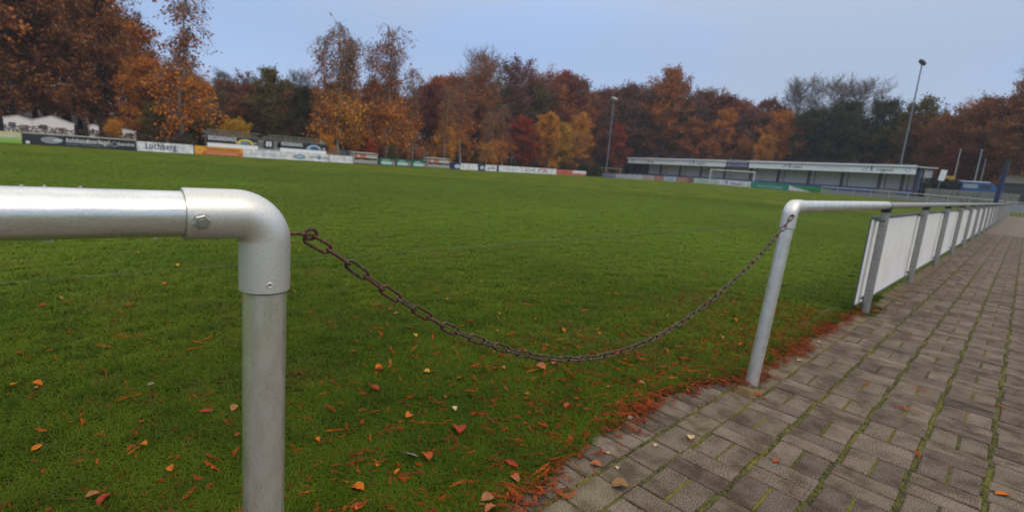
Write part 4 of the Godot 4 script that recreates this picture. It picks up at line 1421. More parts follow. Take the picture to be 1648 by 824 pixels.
# kinds: broad, birch, airy, bare, bush. Built 10 m high; placed at any height.
func grow(kind: String, seed_: int) -> Array:
	var r := RandomNumberGenerator.new()
	r.seed = seed_
	var wood := MB.new()
	var leaf := MB.new()
	var fine := MB.new()
	var H := 10.0
	var conf: Dictionary = {
		"broad": {"limbs": 34, "from": 0.14, "spread": 3.3, "subs": 6, "leaves": 74, "size": 0.20, "blob": 0.20, "up": 0.5, "trunk": 0.19, "droop": 0.0},
		"birch": {"limbs": 34, "from": 0.20, "spread": 1.9, "subs": 5, "leaves": 44, "size": 0.155, "blob": 0.16, "up": 0.9, "trunk": 0.11, "droop": 0.9},
		"airy": {"limbs": 30, "from": 0.28, "spread": 2.6, "subs": 6, "leaves": 26, "size": 0.17, "blob": 0.16, "up": 1.0, "trunk": 0.15, "droop": 0.0},
		"bare": {"limbs": 30, "from": 0.30, "spread": 2.7, "subs": 8, "leaves": 0, "size": 0.2, "blob": 0.3, "up": 1.3, "trunk": 0.16, "droop": 0.0},
		"bush": {"limbs": 30, "from": 0.02, "spread": 5.2, "subs": 7, "leaves": 64, "size": 0.38, "blob": 0.45, "up": 0.7, "trunk": 0.14, "droop": 0.0},
	}[kind]
	var path := []
	var rad := []
	var drift := Vector3.ZERO
	for i in 9:
		var f := i / 8.0
		drift += Vector3(r.randfn(0, 0.09), 0, r.randfn(0, 0.09)) * (1.0 if i > 0 else 0.0)
		path.append(Vector3(0, f * H * (0.94 if kind != "bush" else 0.6), 0) + drift)
		rad.append(conf.trunk * (1.0 - 0.92 * f) * (1.25 if i == 0 else 1.0))
	wood.tube(path, rad, 8, Color.WHITE, false)
	var n: int = conf.limbs
	for li in n:
		var f: float = lerpf(conf.from, 0.98, pow((li + r.randf()) / n, 0.9))
		var az := li * 2.39996 + r.randf_range(-0.4, 0.4)
		var pos := f * 8.0
		var i0 := mini(int(pos), 7)
		var start: Vector3 = path[i0].lerp(path[i0 + 1], pos - i0)
		# how far the crown reaches at this height
		var g: float = (f - conf.from) / (1.0 - conf.from)
		var env := 0.0
		match kind:
			"broad": env = pow(sin(PI * clampf(0.16 + 0.80 * g, 0, 1)), 0.75)
			"birch": env = (0.95 - 0.55 * g) * (0.75 + 0.25 * sin(g * 9.0))
			"airy": env = pow(sin(PI * clampf(0.22 + 0.66 * g, 0, 1)), 0.7)
			"bare": env = pow(sin(PI * clampf(0.22 + 0.66 * g, 0, 1)), 0.7)
			"bush": env = pow(cos(PI * 0.5 * clampf(g, 0, 1)), 0.6)
		var length: float = conf.spread * env * r.randf_range(0.62, 1.12)
		if length < 0.25:
			length = 0.25
		var tilt: float = lerpf(0.15, 1.0, g) * conf.up + r.randf_range(-0.15, 0.25)
		var dir := Vector3(cos(az), tilt, sin(az)).normalized()
		var lp := []
		var lr := []
		var p := start
		var segs := 5
		var lean := Vector3(r.randfn(0, 0.13), r.randfn(0.06, 0.1), r.randfn(0, 0.13))
		for s in segs + 1:
			lp.append(p)
			lr.append(maxf(0.010, conf.trunk * 0.36 * (1.0 - f * 0.55) * (1.0 - 0.85 * float(s) / segs)))
			dir = (dir + lean * 0.5 + Vector3(0, -conf.droop * 0.22 * s / segs, 0)).normalized()
			p += dir * length / segs
		wood.tube(lp, lr, 5, Color.WHITE, false)
		var clump := r.randf_range(0.72, 1.25)
		for si in conf.subs:
			var q: float = 0.25 + 0.75 * (si + r.randf()) / conf.subs
			var sp: float = q * segs
			var j := mini(int(sp), segs - 1)
			var s0: Vector3 = lp[j].lerp(lp[j + 1], sp - j)
			var sd := (dir * 0.5 + Vector3(r.randfn(0, 0.8), r.randfn(0.15 + 0.2 * conf.up, 0.5) - conf.droop * 0.9, r.randfn(0, 0.8))).normalized()
			var sl: float = length * r.randf_range(0.22, 0.45) + 0.18
			var s1 := s0 + sd * sl * 0.55
			var s2 := s1 + (sd + Vector3(r.randfn(0, 0.3), 0.1 - conf.droop, r.randfn(0, 0.3))).normalized() * sl * 0.5
			fine.tube([s0, s1, s2], [0.017, 0.012, 0.006], 3, Color.WHITE, false)
			var twigs := 5 if kind in ["airy", "broad"] else 4
			if kind == "bare":
				twigs = 7
			var runs := [[s0, s2]]
			for tw in twigs:
				var b0 := s0.lerp(s2, r.randf_range(0.3, 1.0))
				var td := (sd + Vector3(r.randfn(0, 0.7), r.randfn(0.25, 0.5) - conf.droop * 1.4, r.randfn(0, 0.7))).normalized()
				var tl: float = r.randf_range(0.4, 0.95) * (1.5 if kind == "bush" else 1.0)
				fine.tube([b0, b0 + td * tl * 0.6, b0 + td * tl + Vector3(r.randfn(0, 0.06), 0.05 - conf.droop * 0.1, r.randfn(0, 0.06))], [0.010, 0.007, 0.004], 3, Color.WHITE, false)
				runs.append([b0, b0 + td * tl])
				if kind == "bare":
					for t2 in 3:
						var c0 := b0 + td * tl * r.randf_range(0.3, 1.0)
						var cd := (td + Vector3(r.randfn(0, 0.7), r.randfn(0.3, 0.5), r.randfn(0, 0.7))).normalized()
						fine.tube([c0, c0 + cd * r.randf_range(0.2, 0.45)], [0.0075, 0.004], 3, Color.WHITE, false)
			var cnt: int = conf.leaves
			if kind == "birch" and f > 0.5:
				cnt = int(cnt * lerpf(0.42, 0.16, (f - 0.5) / 0.5))
			for c in cnt:
				var run: Array = runs[r.randi_range(0, runs.size() - 1)]
				var e: Vector3 = run[0].lerp(run[1], r.randf_range(0.15, 1.05))
				var off: Vector3 = Vector3(r.randfn(0, 1), r.randfn(0, 0.75) - conf.droop * absf(r.randfn(0, 1.3)), r.randfn(0, 1)) * conf.blob
				var tone := clump * r.randf_range(0.62, 1.32)
				var hue := r.randf_range(-0.14, 0.14)
				if kind == "birch" and f > 0.55:   # last leaves of the top: smaller and browner
					tone *= 0.62
					hue -= 0.08
				leaf_quad(leaf, r, e + off, conf.size * r.randf_range(0.6, 1.25), Color(tone * (1.0 - hue * 0.3), tone * (1.0 + hue), tone * (1.0 if f < 0.55 or kind != "birch" else 1.7)), conf.droop * 1.2)
	return [wood.mesh(), fine.mesh(), leaf.mesh() if leaf.v.size() else null]

func skyline(x: float) -> float:
	# height of the wood's edge along the far touchline
	var xs := [-20.0, 8.5, 11.5, 20.0, 24.0, 30.0, 33.0, 36.0, 46.0, 59.0, 73.0, 95.0, 122.0]
	var hs := [19.0, 18.0, 10.2, 9.6, 10.2, 10.8, 11.2, 12.0, 13.8, 17.0, 20.0, 22.5, 24.0]
	for i in xs.size() - 1:
		if x <= xs[i + 1]:
			return lerpf(hs[i], hs[i + 1], clampf((x - xs[i]) / (xs[i + 1] - xs[i]), 0, 1))
	return 24.0

var protos := {}
var crown_mats := {}

func crown_mat(tint: String) -> StandardMaterial3D:
	var palette := {
		"rust": [0.38, 0.125, 0.030], "brown": [0.27, 0.105, 0.036], "orange": [0.54, 0.19, 0.028], "amber": [0.60, 0.26, 0.034],
		"gold": [0.52, 0.29, 0.03], "red": [0.36, 0.058, 0.022], "dark red": [0.20, 0.052, 0.03], "olive": [0.15, 0.115, 0.030],
		"dark green": [0.062, 0.068, 0.030], "plum": [0.19, 0.085, 0.055], "tan": [0.36, 0.20, 0.085], "grey brown": [0.15, 0.11, 0.085],
	}
	var key := "crown " + tint
	if mats.has(key):
		return mats[key]
	var c: Array = palette[tint]
	var m := mat(key, c[0], c[1], c[2], 0.85)
	m.vertex_color_use_as_albedo = true
	m.metallic_specular = 0.2
	m.backlight_enabled = true
	m.backlight = Color(0.5, 0.5, 0.5)
	m.cull_mode = BaseMaterial3D.CULL_DISABLED
	return m

func tree(kind: String, x: float, z: float, h: float, width: float, tint: String, label: String, group := "", lean := 0.0) -> Node3D:
	var v := rng.randi_range(0, 2)
	var key := "%s%d" % [kind, v]
	if not protos.has(key):
		protos[key] = grow(kind, 900 + v * 17 + kind.hash() % 1000)
	var bark := grain(mat("bark", 0.10, 0.08, 0.068, 0.95), bark_tex(), 0.9)
	var white_bark := mat("birch_bark", 0.42, 0.40, 0.37, 0.8)
	if white_bark.albedo_texture == null:
		grain(white_bark, noise_tex(0.03, 4, [[0.0, Color(0.12, 0.11, 0.1)], [0.36, Color(0.3, 0.28, 0.26)], [0.46, Color(0.95, 0.94, 0.92)], [1.0, Color(1, 1, 1)]], 256, 82), 1.0)
		white_bark.uv1_scale = Vector3(0.5, 2.2, 0.5)
	var twig := mat("twig_grey", 0.145, 0.115, 0.10, 0.95)
	var nm: String = {"broad": "broadleaf_tree", "birch": "birch_tree", "airy": "thin_leaved_tree", "bare": "bare_tree", "bush": "bush"}[kind]
	var t := thing(nm, Vector3(x, land(x, z) - 0.05, z), label, "bush" if kind == "bush" else "tree", group)
	var s := h / 10.0
	t.rotation = Vector3(0, rng.randf() * TAU, lean)
	if lean != 0.0:
		t.basis = Basis(Vector3(0.6, 0, -0.8), lean) * Basis(Vector3.UP, rng.randf() * TAU)
	t.basis = t.basis.scaled_local(Vector3(s * width, s, s * width))
	var p: Array = protos[key]
	obj("trunk" if kind != "bush" else "stems", p[0], white_bark if kind == "birch" else bark, t)
	obj("twigs", p[1], twig, t)
	if p[2]:
		obj("crown", p[2], crown_mat(tint), t)
	return t

var _bark: Texture2D
func bark_tex() -> Texture2D:
	if _bark == null:
		_bark = noise_tex(0.03, 4, [[0.2, Color(0.5, 0.48, 0.46)], [0.8, Color(1, 1, 1)]], 256, 81)
	return _bark

func build_wood() -> void:
	# trees and bushes that can be told apart, from left to right: kind, x, z, height, width, tint, label
	var rows := [
		["birch", 26.9, -61.8, 15.8, 0.9, "orange", "slender sparse birch just left of the left tall birch"],
		["birch", 29.6, -62.0, 16.3, 0.95, "amber", "sparse birch just right of the left tall birch"],
		["birch", 33.7, -62.2, 16.7, 0.9, "orange", "slender sparse birch just left of the right tall birch"],
		["birch", 36.9, -62.6, 16.9, 0.95, "orange", "sparse birch just right of the right tall birch"],
		["broad", 112.0, -70.5, 19.0, 1.0, "plum", "plum brown tree in the gap between the slim mast and the stand"],
		["bush", 106.0, -66.0, 5.0, 0.8, "dark green", "dark bush in the gap left of the covered stand"],
		["broad", 121.0, -79.0, 20.0, 1.0, "rust", "rust tree far behind the left end of the covered stand"],
		["broad", -7.5, -68, 22.0, 1.0, "rust", "tall rust brown tree at the left edge, above the smaller white cabin"],
		["broad", -1.2, -69, 17.0, 0.9, "brown", "dark brown tree hanging low over the smaller white cabin"],
		["broad", 3.2, -79, 26.0, 0.9, "rust", "tallest rust brown tree behind the larger white cabin"],
		["broad", 5.5, -68, 15.5, 0.8, "brown", "brown tree above the larger white cabin, in front of the tallest rust tree"],
		["airy", 6.4, -70, 17.5, 0.8, "rust", "thinning rust brown tree left of the leaning birch"],
		["broad", 8.8, -63.5, 9.0, 0.85, "orange", "orange tree right behind the hedge, left of the leaning birch"],
		["birch", 11.6, -61, 17.5, 1.15, "orange", "leaning birch with a drooping sparse top left of the open sky"],
		["broad", 10.6, -66, 8.5, 0.8, "rust", "rust coloured tree close behind the leaning birch"],
		["bush", 5.6, -58.2, 3.4, 0.42, "amber", "small bright amber tree between the white cabins"],
		["broad", 13.0, -63.0, 6.6, 0.85, "amber", "amber tree at the left end of the terrace, right of the leaning birch"],
		["broad", 8.9, -60.2, 4.6, 0.8, "olive", "low olive tree behind the hedge right of the cabins"],
		["bush", 11.2, -57.6, 2.6, 0.6, "dark green", "small dark green bush left of the terrace"],
		["bush", 15.9, -58.8, 5.0, 0.62, "gold", "rounded golden yellow bush above the left half of the terrace"],
		["bush", 13.6, -61.5, 4.6, 0.7, "olive", "olive bush left of the golden bush behind the terrace"],
		["broad", 21.8, -66.5, 10.4, 0.75, "olive", "broad olive green tree above the terrace centre"],
		["broad", 25.4, -64.5, 8.8, 0.8, "dark green", "dark olive tree above the right end of the terrace"],
		["bare", 25.0, -101, 9.1, 1.3, "grey brown", "grey bare tree on the low skyline left of the olive tree"],
		["bare", 19.5, -103, 10.0, 1.2, "grey brown", "grey bare tree on the low skyline right of the leaning birch"],
		["airy", 27.8, -97, 9.6, 1.2, "plum", "reddish thin tree on the low skyline above the golden bush"],
		["bare", 36.8, -95, 11.4, 1.2, "grey brown", "grey bare tree on the skyline left of the two tall birches"],
		["broad", 25.5, -86, 8.6, 1.1, "dark red", "dark red tree low behind the olive tree"],
		["bush", 26.2, -59.5, 3.8, 0.6, "amber", "amber bush right behind the plank fence"],
		["birch", 28.2, -61.0, 18.0, 1.0, "amber", "left one of two tall sparse birches above the left team shelter"],
		["birch", 31.0, -63.5, 16.4, 0.95, "orange", "sparse birch with amber lower crown between the two tallest birches"],
		["birch", 35.2, -61.5, 19.1, 1.05, "orange", "right one of two tall sparse birches, left of the right team shelter"],
		["bush", 31.4, -58.4, 3.5, 0.5, "red", "deep red bush behind the teal boards"],
		["broad", 30.2, -62.5, 9.0, 0.75, "amber", "amber tree between the two tall birches"],
		["bush", 35.0, -59.2, 3.2, 0.6, "olive", "olive bush behind the right hand teal board"],
		["birch", 40.5, -63, 14.5, 1.0, "orange", "orange birch right of the two tall birches"],
		["birch", 44.6, -60.6, 12.5, 1.1, "amber", "amber birch with a white trunk behind the navy board"],
		["birch", 49.0, -62.4, 15.5, 1.1, "orange", "orange birch with bare tip behind the blank white board"],
		["birch", 52.6, -60.4, 9.8, 1.2, "amber", "short amber birch with white trunk behind the longest white board"],
		["birch", 57.6, -61.8, 11.7, 1.1, "orange", "orange birch with long white trunk above the red arch emblem"],
		["airy", 58.0, -69, 17.6, 0.95, "rust", "tall thin tree with bare tips behind the orange birches"],
		["bare", 61.5, -73, 19.4, 0.85, "grey brown", "tall bare tree on the skyline behind the longest white board"],
		["airy", 67.0, -73.5, 19.7, 0.95, "dark red", "tall dark red thin tree on the skyline right of the bare tree"],
		["airy", 74.0, -75, 20.1, 1.0, "dark red", "dark red open tree on the skyline left of the slim mast"],
		["broad", 62.8, -62.6, 9.4, 0.9, "red", "deep red tree low behind the brick red board"],
		["broad", 67.8, -61.0, 10.6, 0.85, "amber", "pale amber tree behind the brick red board"],
		["broad", 73.6, -62.8, 9.3, 0.95, "gold", "yellowish tree left of the slim floodlight mast"],
		["broad", 81.5, -65.4, 12.2, 0.85, "amber", "amber tree with dark trunk just left of the slim mast"],
		["bush", 76.5, -59.0, 3.2, 1.1, "dark green", "dark green shrub mass left of the small goal"],
		["bush", 69.0, -57.8, 2.6, 0.9, "dark green", "dark green shrub behind the last far board"],
		["bush", 84.5, -62.5, 3.0, 0.8, "dark green", "dark green shrub behind the small goal"],
		["broad", 91.5, -78, 22.0, 0.9, "red", "large red orange tree behind the slim floodlight mast"],
		["airy", 84.0, -79, 20.3, 1.0, "rust", "thin rust tree on the skyline left of the large red orange tree"],
		["broad", 97.2, -66.8, 11.9, 0.75, "red", "bright red tree right of the slim floodlight mast"],
		["broad", 104.0, -70, 21.5, 0.9, "plum", "purple brown tree above the left end of the covered stand"],
		["bush", 101.4, -59.6, 6.6, 0.42, "tan", "small tan tree above the left end of the fascia"],
		["broad", 109.0, -61.5, 25.2, 0.8, "rust", "tall rust tree with orange top behind the stand's left part"],
		["broad", 108.0, -54.0, 14.0, 0.85, "rust", "rust orange tree behind the stand, left of the short mast"],
		["broad", 115.0, -56.0, 20.5, 0.85, "plum", "plum brown tree behind the stand's left part"],
		["broad", 111.0, -48.5, 15.9, 0.72, "orange", "orange tree behind the stand beside the short floodlight mast"],
		["airy", 118.0, -49.0, 17.9, 0.95, "grey brown", "greyish thin tree on the skyline above the navy fascia sign"],
		["broad", 120.0, -43.0, 18.0, 0.85, "dark red", "dark red tree on the skyline right of the short mast"],
		["broad", 108.0, -42.5, 9.9, 0.75, "rust", "low rust tree right above the navy fascia sign"],
		["broad", 112.0, -36.5, 15.1, 0.75, "orange", "orange tree at the middle of the stand, left of the dark green wood"],
		["broad", 107.5, -38.0, 10.2, 0.75, "amber", "short amber tree above the middle of the fascia"],
		["bare", 122.0, -36.5, 21.0, 1.1, "grey brown", "leftmost bare tree on the skyline above the dark green wood"],
		["bare", 123.0, -31.0, 20.4, 1.2, "grey brown", "bare grey tree on the skyline left of the tall mast"],
		["bare", 121.0, -26.0, 19.8, 1.2, "grey brown", "bare grey tree on the skyline close left of the tall mast"],
		["broad", 112.0, -31.0, 15.4, 0.85, "dark green", "dark green tree left of the tall mast"],
		["broad", 110.0, -25.2, 16.4, 0.9, "dark green", "dark green tree behind the right half of the stand"],
		["broad", 114.0, -20.0, 16.9, 0.85, "dark green", "dark green tree close left of the tall mast"],
		["broad", 112.0, -14.5, 16.6, 0.8, "olive", "olive brown tree behind the tall mast"],
		["broad", 106.0, -9.8, 13.5, 0.9, "brown", "brown tree over the right end of the stand"],
		["broad", 99.5, -7.6, 7.2, 0.9, "dark red", "dark red low tree behind the flagpoles"],
		["broad", 102.5, -5.0, 14.9, 0.9, "brown", "brown tree above the flagpoles"],
		["broad", 97.0, -1.0, 16.4, 0.85, "brown", "wide brown tree at the right edge above the blue post"],
		["bare", 103.0, 0.4, 19.7, 0.9, "grey brown", "bare topped tree at the right edge"],
		["bush", 93.0, -1.2, 4.6, 0.5, "olive", "olive bush right of the blue post"],
	]
	for e in rows:
		var t := tree(e[0], e[1], e[2], e[3], e[4], e[5], e[6], "", 0.075 if e[6].begins_with("leaning") else 0.0)
	# the wood behind them
	var tints := ["rust", "brown", "plum", "dark red", "olive", "orange", "brown", "plum"]
	var r := RandomNumberGenerator.new()
	r.seed = 19
	for line in 3:
		for i in 40:
			var z := -72.0 - 8.0 * line + r.randf_range(-2.0, 2.0)
			var far := -z / 75.0
			var x := (-18.0 + 3.3 * i + r.randf_range(-1.2, 1.2)) * far
			if x > 112 or (x < 9 and line == 0):
				continue
			var kind := "broad" if r.randf() < 0.7 else "airy"
			var h := (skyline(x / far) * far - land(x, z)) * r.randf_range(0.74, 0.97) * (1.0 if kind == "broad" else 0.9)
			var tint: String = tints[r.randi_range(0, tints.size() - 1)]
			if x / far > 15 and x / far < 34:
				tint = ["plum", "grey brown", "olive", "brown"][r.randi_range(0, 3)]
			var xs := x / far
			var zone := "behind the cabins at left"
			for q in [[9.0, "behind the leaning birch"], [15.0, "behind the left half of the terrace"], [21.0, "behind the right half of the terrace"], [27.0, "behind the left team shelter"], [34.0, "behind the teal boards"], [41.0, "behind the navy boards"], [49.0, "behind the longest white board"], [62.0, "behind the brick red board"], [72.0, "left of the slim mast"], [86.0, "behind the slim mast"]]:
				if xs > q[0]:
					zone = q[1]
			var look := "%s%s %s" % ["tall " if h > 15.0 else "low " if h < 8.0 else "", "full" if kind == "broad" else "thin", tint]
			tree(kind, x, z, h, clampf(9.0 / h, 0.8, 1.3), tint, "%s tree, %s wood row, %s" % [look, ["front", "middle", "back"][line], zone], "trees deep in the wood")
	for line in 3:
		for i in 25:
			var x := 113.0 + 7.0 * line + r.randf_range(-2.5, 2.5)
			var z := -96.0 + 4.6 * i + r.randf_range(-1.5, 1.5)
			var top := lerpf(23.0, 15.0, smooth(-66, -33, z))
			if z > -12:
				top = 16.5
			var h := maxf(6.0, (top * x / 110.0 - land(x, z)) * r.randf_range(0.78, 0.98))
			var tint: String = tints[r.randi_range(0, tints.size() - 1)]
			if z > -40 and z < -12:
				tint = ["dark green", "olive", "dark green", "brown"][r.randi_range(0, 3)]
			var zone := "behind the far corner left of the stand"
			for q in [[-68.0, "behind the left end of the covered stand"], [-58.0, "above the left quarter of the fascia"], [-48.0, "above the navy fascia sign"], [-38.0, "above the middle of the fascia"], [-28.0, "left of the tall mast"], [-17.0, "behind the tall mast"], [-8.0, "behind the flagpoles"], [0.0, "beyond the right edge"]]:
				if z > q[0]:
					zone = q[1]
			var kind := "broad" if r.randf() < 0.8 else "airy"
			tree(kind, x, z, h, r.randf_range(0.85, 1.1), tint, "%s%s %s tree, %s wood row, %s" % ["tall " if h > 17.0 else "low " if h < 11.0 else "", "full" if kind == "broad" else "thin", tint, ["front", "middle", "back"][line], zone], "trees deep in the wood")
	# undergrowth along the edge of the wood
	for i in 34:
		var x := 9.5 + 2.8 * i + r.randf_range(-1, 1)
		var z := -63.0 - r.randf_range(0, 6.0)
		if x > 98:
			continue
		var tint: String = ["brown", "olive", "dark green", "plum", "brown"][r.randi_range(0, 4)]
		tree("bush", x, z, r.randf_range(2.2, 4.2), r.randf_range(0.6, 0.9), tint, "%s undergrowth bush at the wood's edge behind the %s" % [tint, "terrace" if x < 27 else "team shelters" if x < 41 else "navy boards" if x < 49 else "longest white board" if x < 62 else "brick red board" if x < 71 else "small goal"], "undergrowth at the edge of the wood")
	for i in 14:
		var z := -60.0 + 4.3 * i
		var tint: String = ["brown", "olive", "dark green", "plum"][r.randi_range(0, 3)]
		tree("bush", 106.0 + r.randf_range(-1, 3), z, r.randf_range(3.0, 5.0), r.randf_range(0.6, 0.8), tint, "%s undergrowth bush behind the blue fence %s" % [tint, "at the stand's left end" if z < -42 else "at the middle of the stand" if z < -24 else "at the stand's right end"], "undergrowth at the edge of the wood")

# ------------------------------------------------------------------ grass, leaves, litter
func edge_z(x: float) -> float:
	# where the turf ends towards the path
	var xs := [-9.0, 0.3, 0.83, 1.27, 1.65, 2.13, 2.6, 2.89, 3.2, 4.14, 5.6, 6.1, 60.0]
	var zs := [-0.12, -0.12, -0.17, -0.235, -0.275, -0.325, -0.235, -0.115, -0.105, -0.125, -0.11, -0.06, -0.06]
	for i in xs.size() - 1:
		if x <= xs[i + 1]:
			return lerpf(zs[i], zs[i + 1], clampf((x - xs[i]) / (xs[i + 1] - xs[i]), 0, 1)) + 0.018 * sin(x * 19.0) + 0.012 * sin(x * 47.0 + 1.0)
	return -0.06

func build_grass() -> void:
	var r := RandomNumberGenerator.new()
	r.seed = 55
	var k := MB.new()
	for i in 34:
		var a := r.randf() * TAU
		var rad := sqrt(r.randf()) * 0.045
		var p := Vector3(cos(a) * rad, 0, sin(a) * rad)
		var lean := Vector3(r.randfn(0, 1), 0, r.randfn(0, 1)).normalized()
		var h := r.randf_range(0.020, 0.046)
		var w := r.randf_range(0.0011, 0.0019)
		var bend := r.randf_range(0.3, 2.0) * h
		var side := lean.cross(Vector3.UP).normalized()
		var tone := r.randf_range(0.45, 1.3) if r.randf() < 0.85 else r.randf_range(1.4, 2.1)
		var col := Color(tone * r.randf_range(0.75, 1.2), tone, tone * r.randf_range(0.6, 1.1))
		if r.randf() < 0.05:
			col = Color(2.6, 1.25, 2.2)
		var p1 := p + Vector3(0, h * 0.55, 0) + lean * bend * 0.25
		var p2 := p + Vector3(0, h * 0.9, 0) + lean * bend * 0.65
		var p3 := p + Vector3(0, h * 0.92, 0) + lean * bend * 1.1
		var nn := (lean * -0.4 + Vector3.UP).normalized()
		var s := k.vert(p - side * w, nn, col)
		k.vert(p + side * w, nn, col); k.vert(p1 - side * w, nn, col); k.vert(p1 + side * w, nn, col)
		k.vert(p2 - side * w * 0.7, nn, col); k.vert(p2 + side * w * 0.7, nn, col); k.vert(p3, nn, col)
		for q in [[0, 1, 3], [0, 3, 2], [2, 3, 5], [2, 5, 4], [4, 5, 6]]:
			k.tri_i(s + q[0], s + q[1], s + q[2], nn)
	var f := FastNoiseLite.new()
	f.seed = 77
	f.frequency = 0.55
	f.fractal_octaves = 4
	var places := []
	var cols := []
	var yaw := 0.793
	var add := func(x: float, z: float, d: float) -> void:
		var wide := 1.0 + 0.11 * maxf(0.0, d - 2.5)
		wide = minf(wide, 3.2)
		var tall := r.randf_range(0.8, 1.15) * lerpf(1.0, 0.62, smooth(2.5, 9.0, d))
		var g := f.get_noise_2d(x, z)
		var g2 := f.get_noise_2d(x * 5.0 + 50, z * 5.0)
		tall *= 1.0 + 0.25 * g2 * (1.0 - smooth(3.0, 9.0, d))
		if z > -0.7:
			tall *= 1.1
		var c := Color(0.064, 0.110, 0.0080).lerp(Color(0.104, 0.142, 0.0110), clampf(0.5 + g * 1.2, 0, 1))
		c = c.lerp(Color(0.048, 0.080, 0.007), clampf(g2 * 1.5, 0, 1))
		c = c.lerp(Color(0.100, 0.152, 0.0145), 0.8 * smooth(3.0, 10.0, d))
		var worn := smooth(0.22, 0.6, f.get_noise_2d(x * 1.7 + 300, z * 1.7)) * (1.0 - smooth(4.0, 12.0, d))
		c = c.lerp(Color(0.125, 0.115, 0.020), worn * 0.65)
		if r.randf() < 0.05:
			c = c.lerp(Color(0.15, 0.10, 0.04), 0.6)
		c = c * (1.0 + 0.22 * f.get_noise_2d(x * 0.16 + 80, z * 0.16))
		c = c * r.randf_range(0.85, 1.15) * lerpf(0.86, 1.42, smooth(1.6, 9.0, d))  # brighter with distance from the camera; lens vignetting put into the near tone
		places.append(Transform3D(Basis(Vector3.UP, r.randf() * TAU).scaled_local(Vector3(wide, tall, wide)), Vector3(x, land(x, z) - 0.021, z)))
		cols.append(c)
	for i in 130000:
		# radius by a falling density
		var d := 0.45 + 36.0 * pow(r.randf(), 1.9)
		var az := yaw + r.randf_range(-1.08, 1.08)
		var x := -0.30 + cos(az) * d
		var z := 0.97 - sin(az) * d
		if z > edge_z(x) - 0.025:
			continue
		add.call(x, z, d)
	# a fringe that leans over the edge of the path
	for i in 1500:
		var x := r.randf_range(-0.6, 7.0)
		add.call(x, edge_z(x) - r.randf_range(0.01, 0.07), 1.5)
	var gm := tinted("grass_blade", 0.7, 0.5)
	gm.metallic_specular = 0.15
	for i in 40:   # weeds at the foot of the first board post
		var x := r.randf_range(5.7, 6.35)
		places.append(Transform3D(Basis(Vector3.UP, r.randf() * TAU).scaled_local(Vector3(0.8, r.randf_range(0.5, 1.0), 0.8)), Vector3(x, -0.012, r.randfn(0.02, 0.045))))
		cols.append(Color(0.085, 0.105, 0.015) * r.randf_range(0.7, 1.2))
	var o := many("grass", k.mesh(), places, cols, gm)
	o.set_meta("kind", "stuff")
	tag(o, "short green lawn of the football pitch", "grass")

func leaf_mesh(seed_: int, l: float, w: float) -> ArrayMesh:
	# a dry ovate leaf with a raised midrib, curled edges and a stalk; lies along X
	var r := RandomNumberGenerator.new()
	r.seed = seed_
	var k := MB.new()
	var n := 8
	var curl := r.randf_range(0.18, 0.6)
	var bow := r.randf_range(-0.3, 0.7)
	var ridge := []
	for i in n + 1:
		var f := float(i) / n
		var hw := w * 0.5 * pow(sin(PI * clampf(f * 0.97 + 0.02, 0, 1)), 0.6) * (1.08 - 0.25 * f)
		if i > 0 and i < n:
			hw *= 1.0 + (0.05 if i % 2 == 0 else -0.04)
		var x := l * (f - 0.5)
		var y := bow * l * (0.25 - (f - 0.5) * (f - 0.5))
		var c := r.randf_range(0.85, 1.1)
		ridge.append([Vector3(x, y, 0), Vector3(x, y + hw * curl * r.randf_range(0.6, 1.3), hw), Vector3(x, y + hw * curl * r.randf_range(0.6, 1.3), -hw), c])
	for i in n:
		var a: Array = ridge[i]
		var b: Array = ridge[i + 1]
		k.quad(a[0], a[1], b[1], b[0], Vector3.UP, Color(a[3], a[3], a[3]))
		k.quad(a[0], a[2], b[2], b[0], Vector3.UP, Color(a[3], a[3], a[3]) * 0.92)
	k.tube([Vector3(-l * 0.5, ridge[0][0].y, 0), Vector3(-l * 0.68, ridge[0][0].y - 0.002, l * 0.04), Vector3(-l * 0.8, ridge[0][0].y, l * 0.1)], [l * 0.014], 4, Color(0.7, 0.6, 0.5), false)
	return k.mesh()

func spray_mesh(seed_: int, l: float) -> ArrayMesh:
	# a shed feathery conifer twig: a thin stalk with two rows of flat needles
	var r := RandomNumberGenerator.new()
	r.seed = seed_
	var k := MB.new()
	var bend := r.randf_range(-0.35, 0.35)
	var path := []
	for i in 5:
		var f := i / 4.0
		path.append(Vector3(l * (f - 0.5), 0.004 + 0.004 * sin(f * 3.0), bend * l * f * f))
	k.tube(path, [0.0010, 0.0009, 0.0008, 0.0006, 0.0004], 3, Color(0.7, 0.6, 0.55), false)
	var n := 24
	for i in n:
		var f := (i + 0.5) / n
		var p := Vector3(l * (f - 0.5), 0.005, bend * l * f * f)
		for s in [-1.0, 1.0]:
			if r.randf() < 0.1:
				continue
			var nl := 0.0125 * sin(PI * (0.15 + 0.75 * f)) * r.randf_range(0.6, 1.15)
			var d := Vector3(1.0, r.randf_range(-0.25, 0.5), s * 0.75).normalized() * nl
			var w := Vector3(0.0017, 0, 0)
			var c := r.randf_range(0.6, 1.3)
			k.quad(p - w, p + w, p + d + w * 0.6, p + d - w * 0.6, Vector3.UP, Color(c, c * r.randf_range(0.85, 1.15), c))
	return k.mesh()

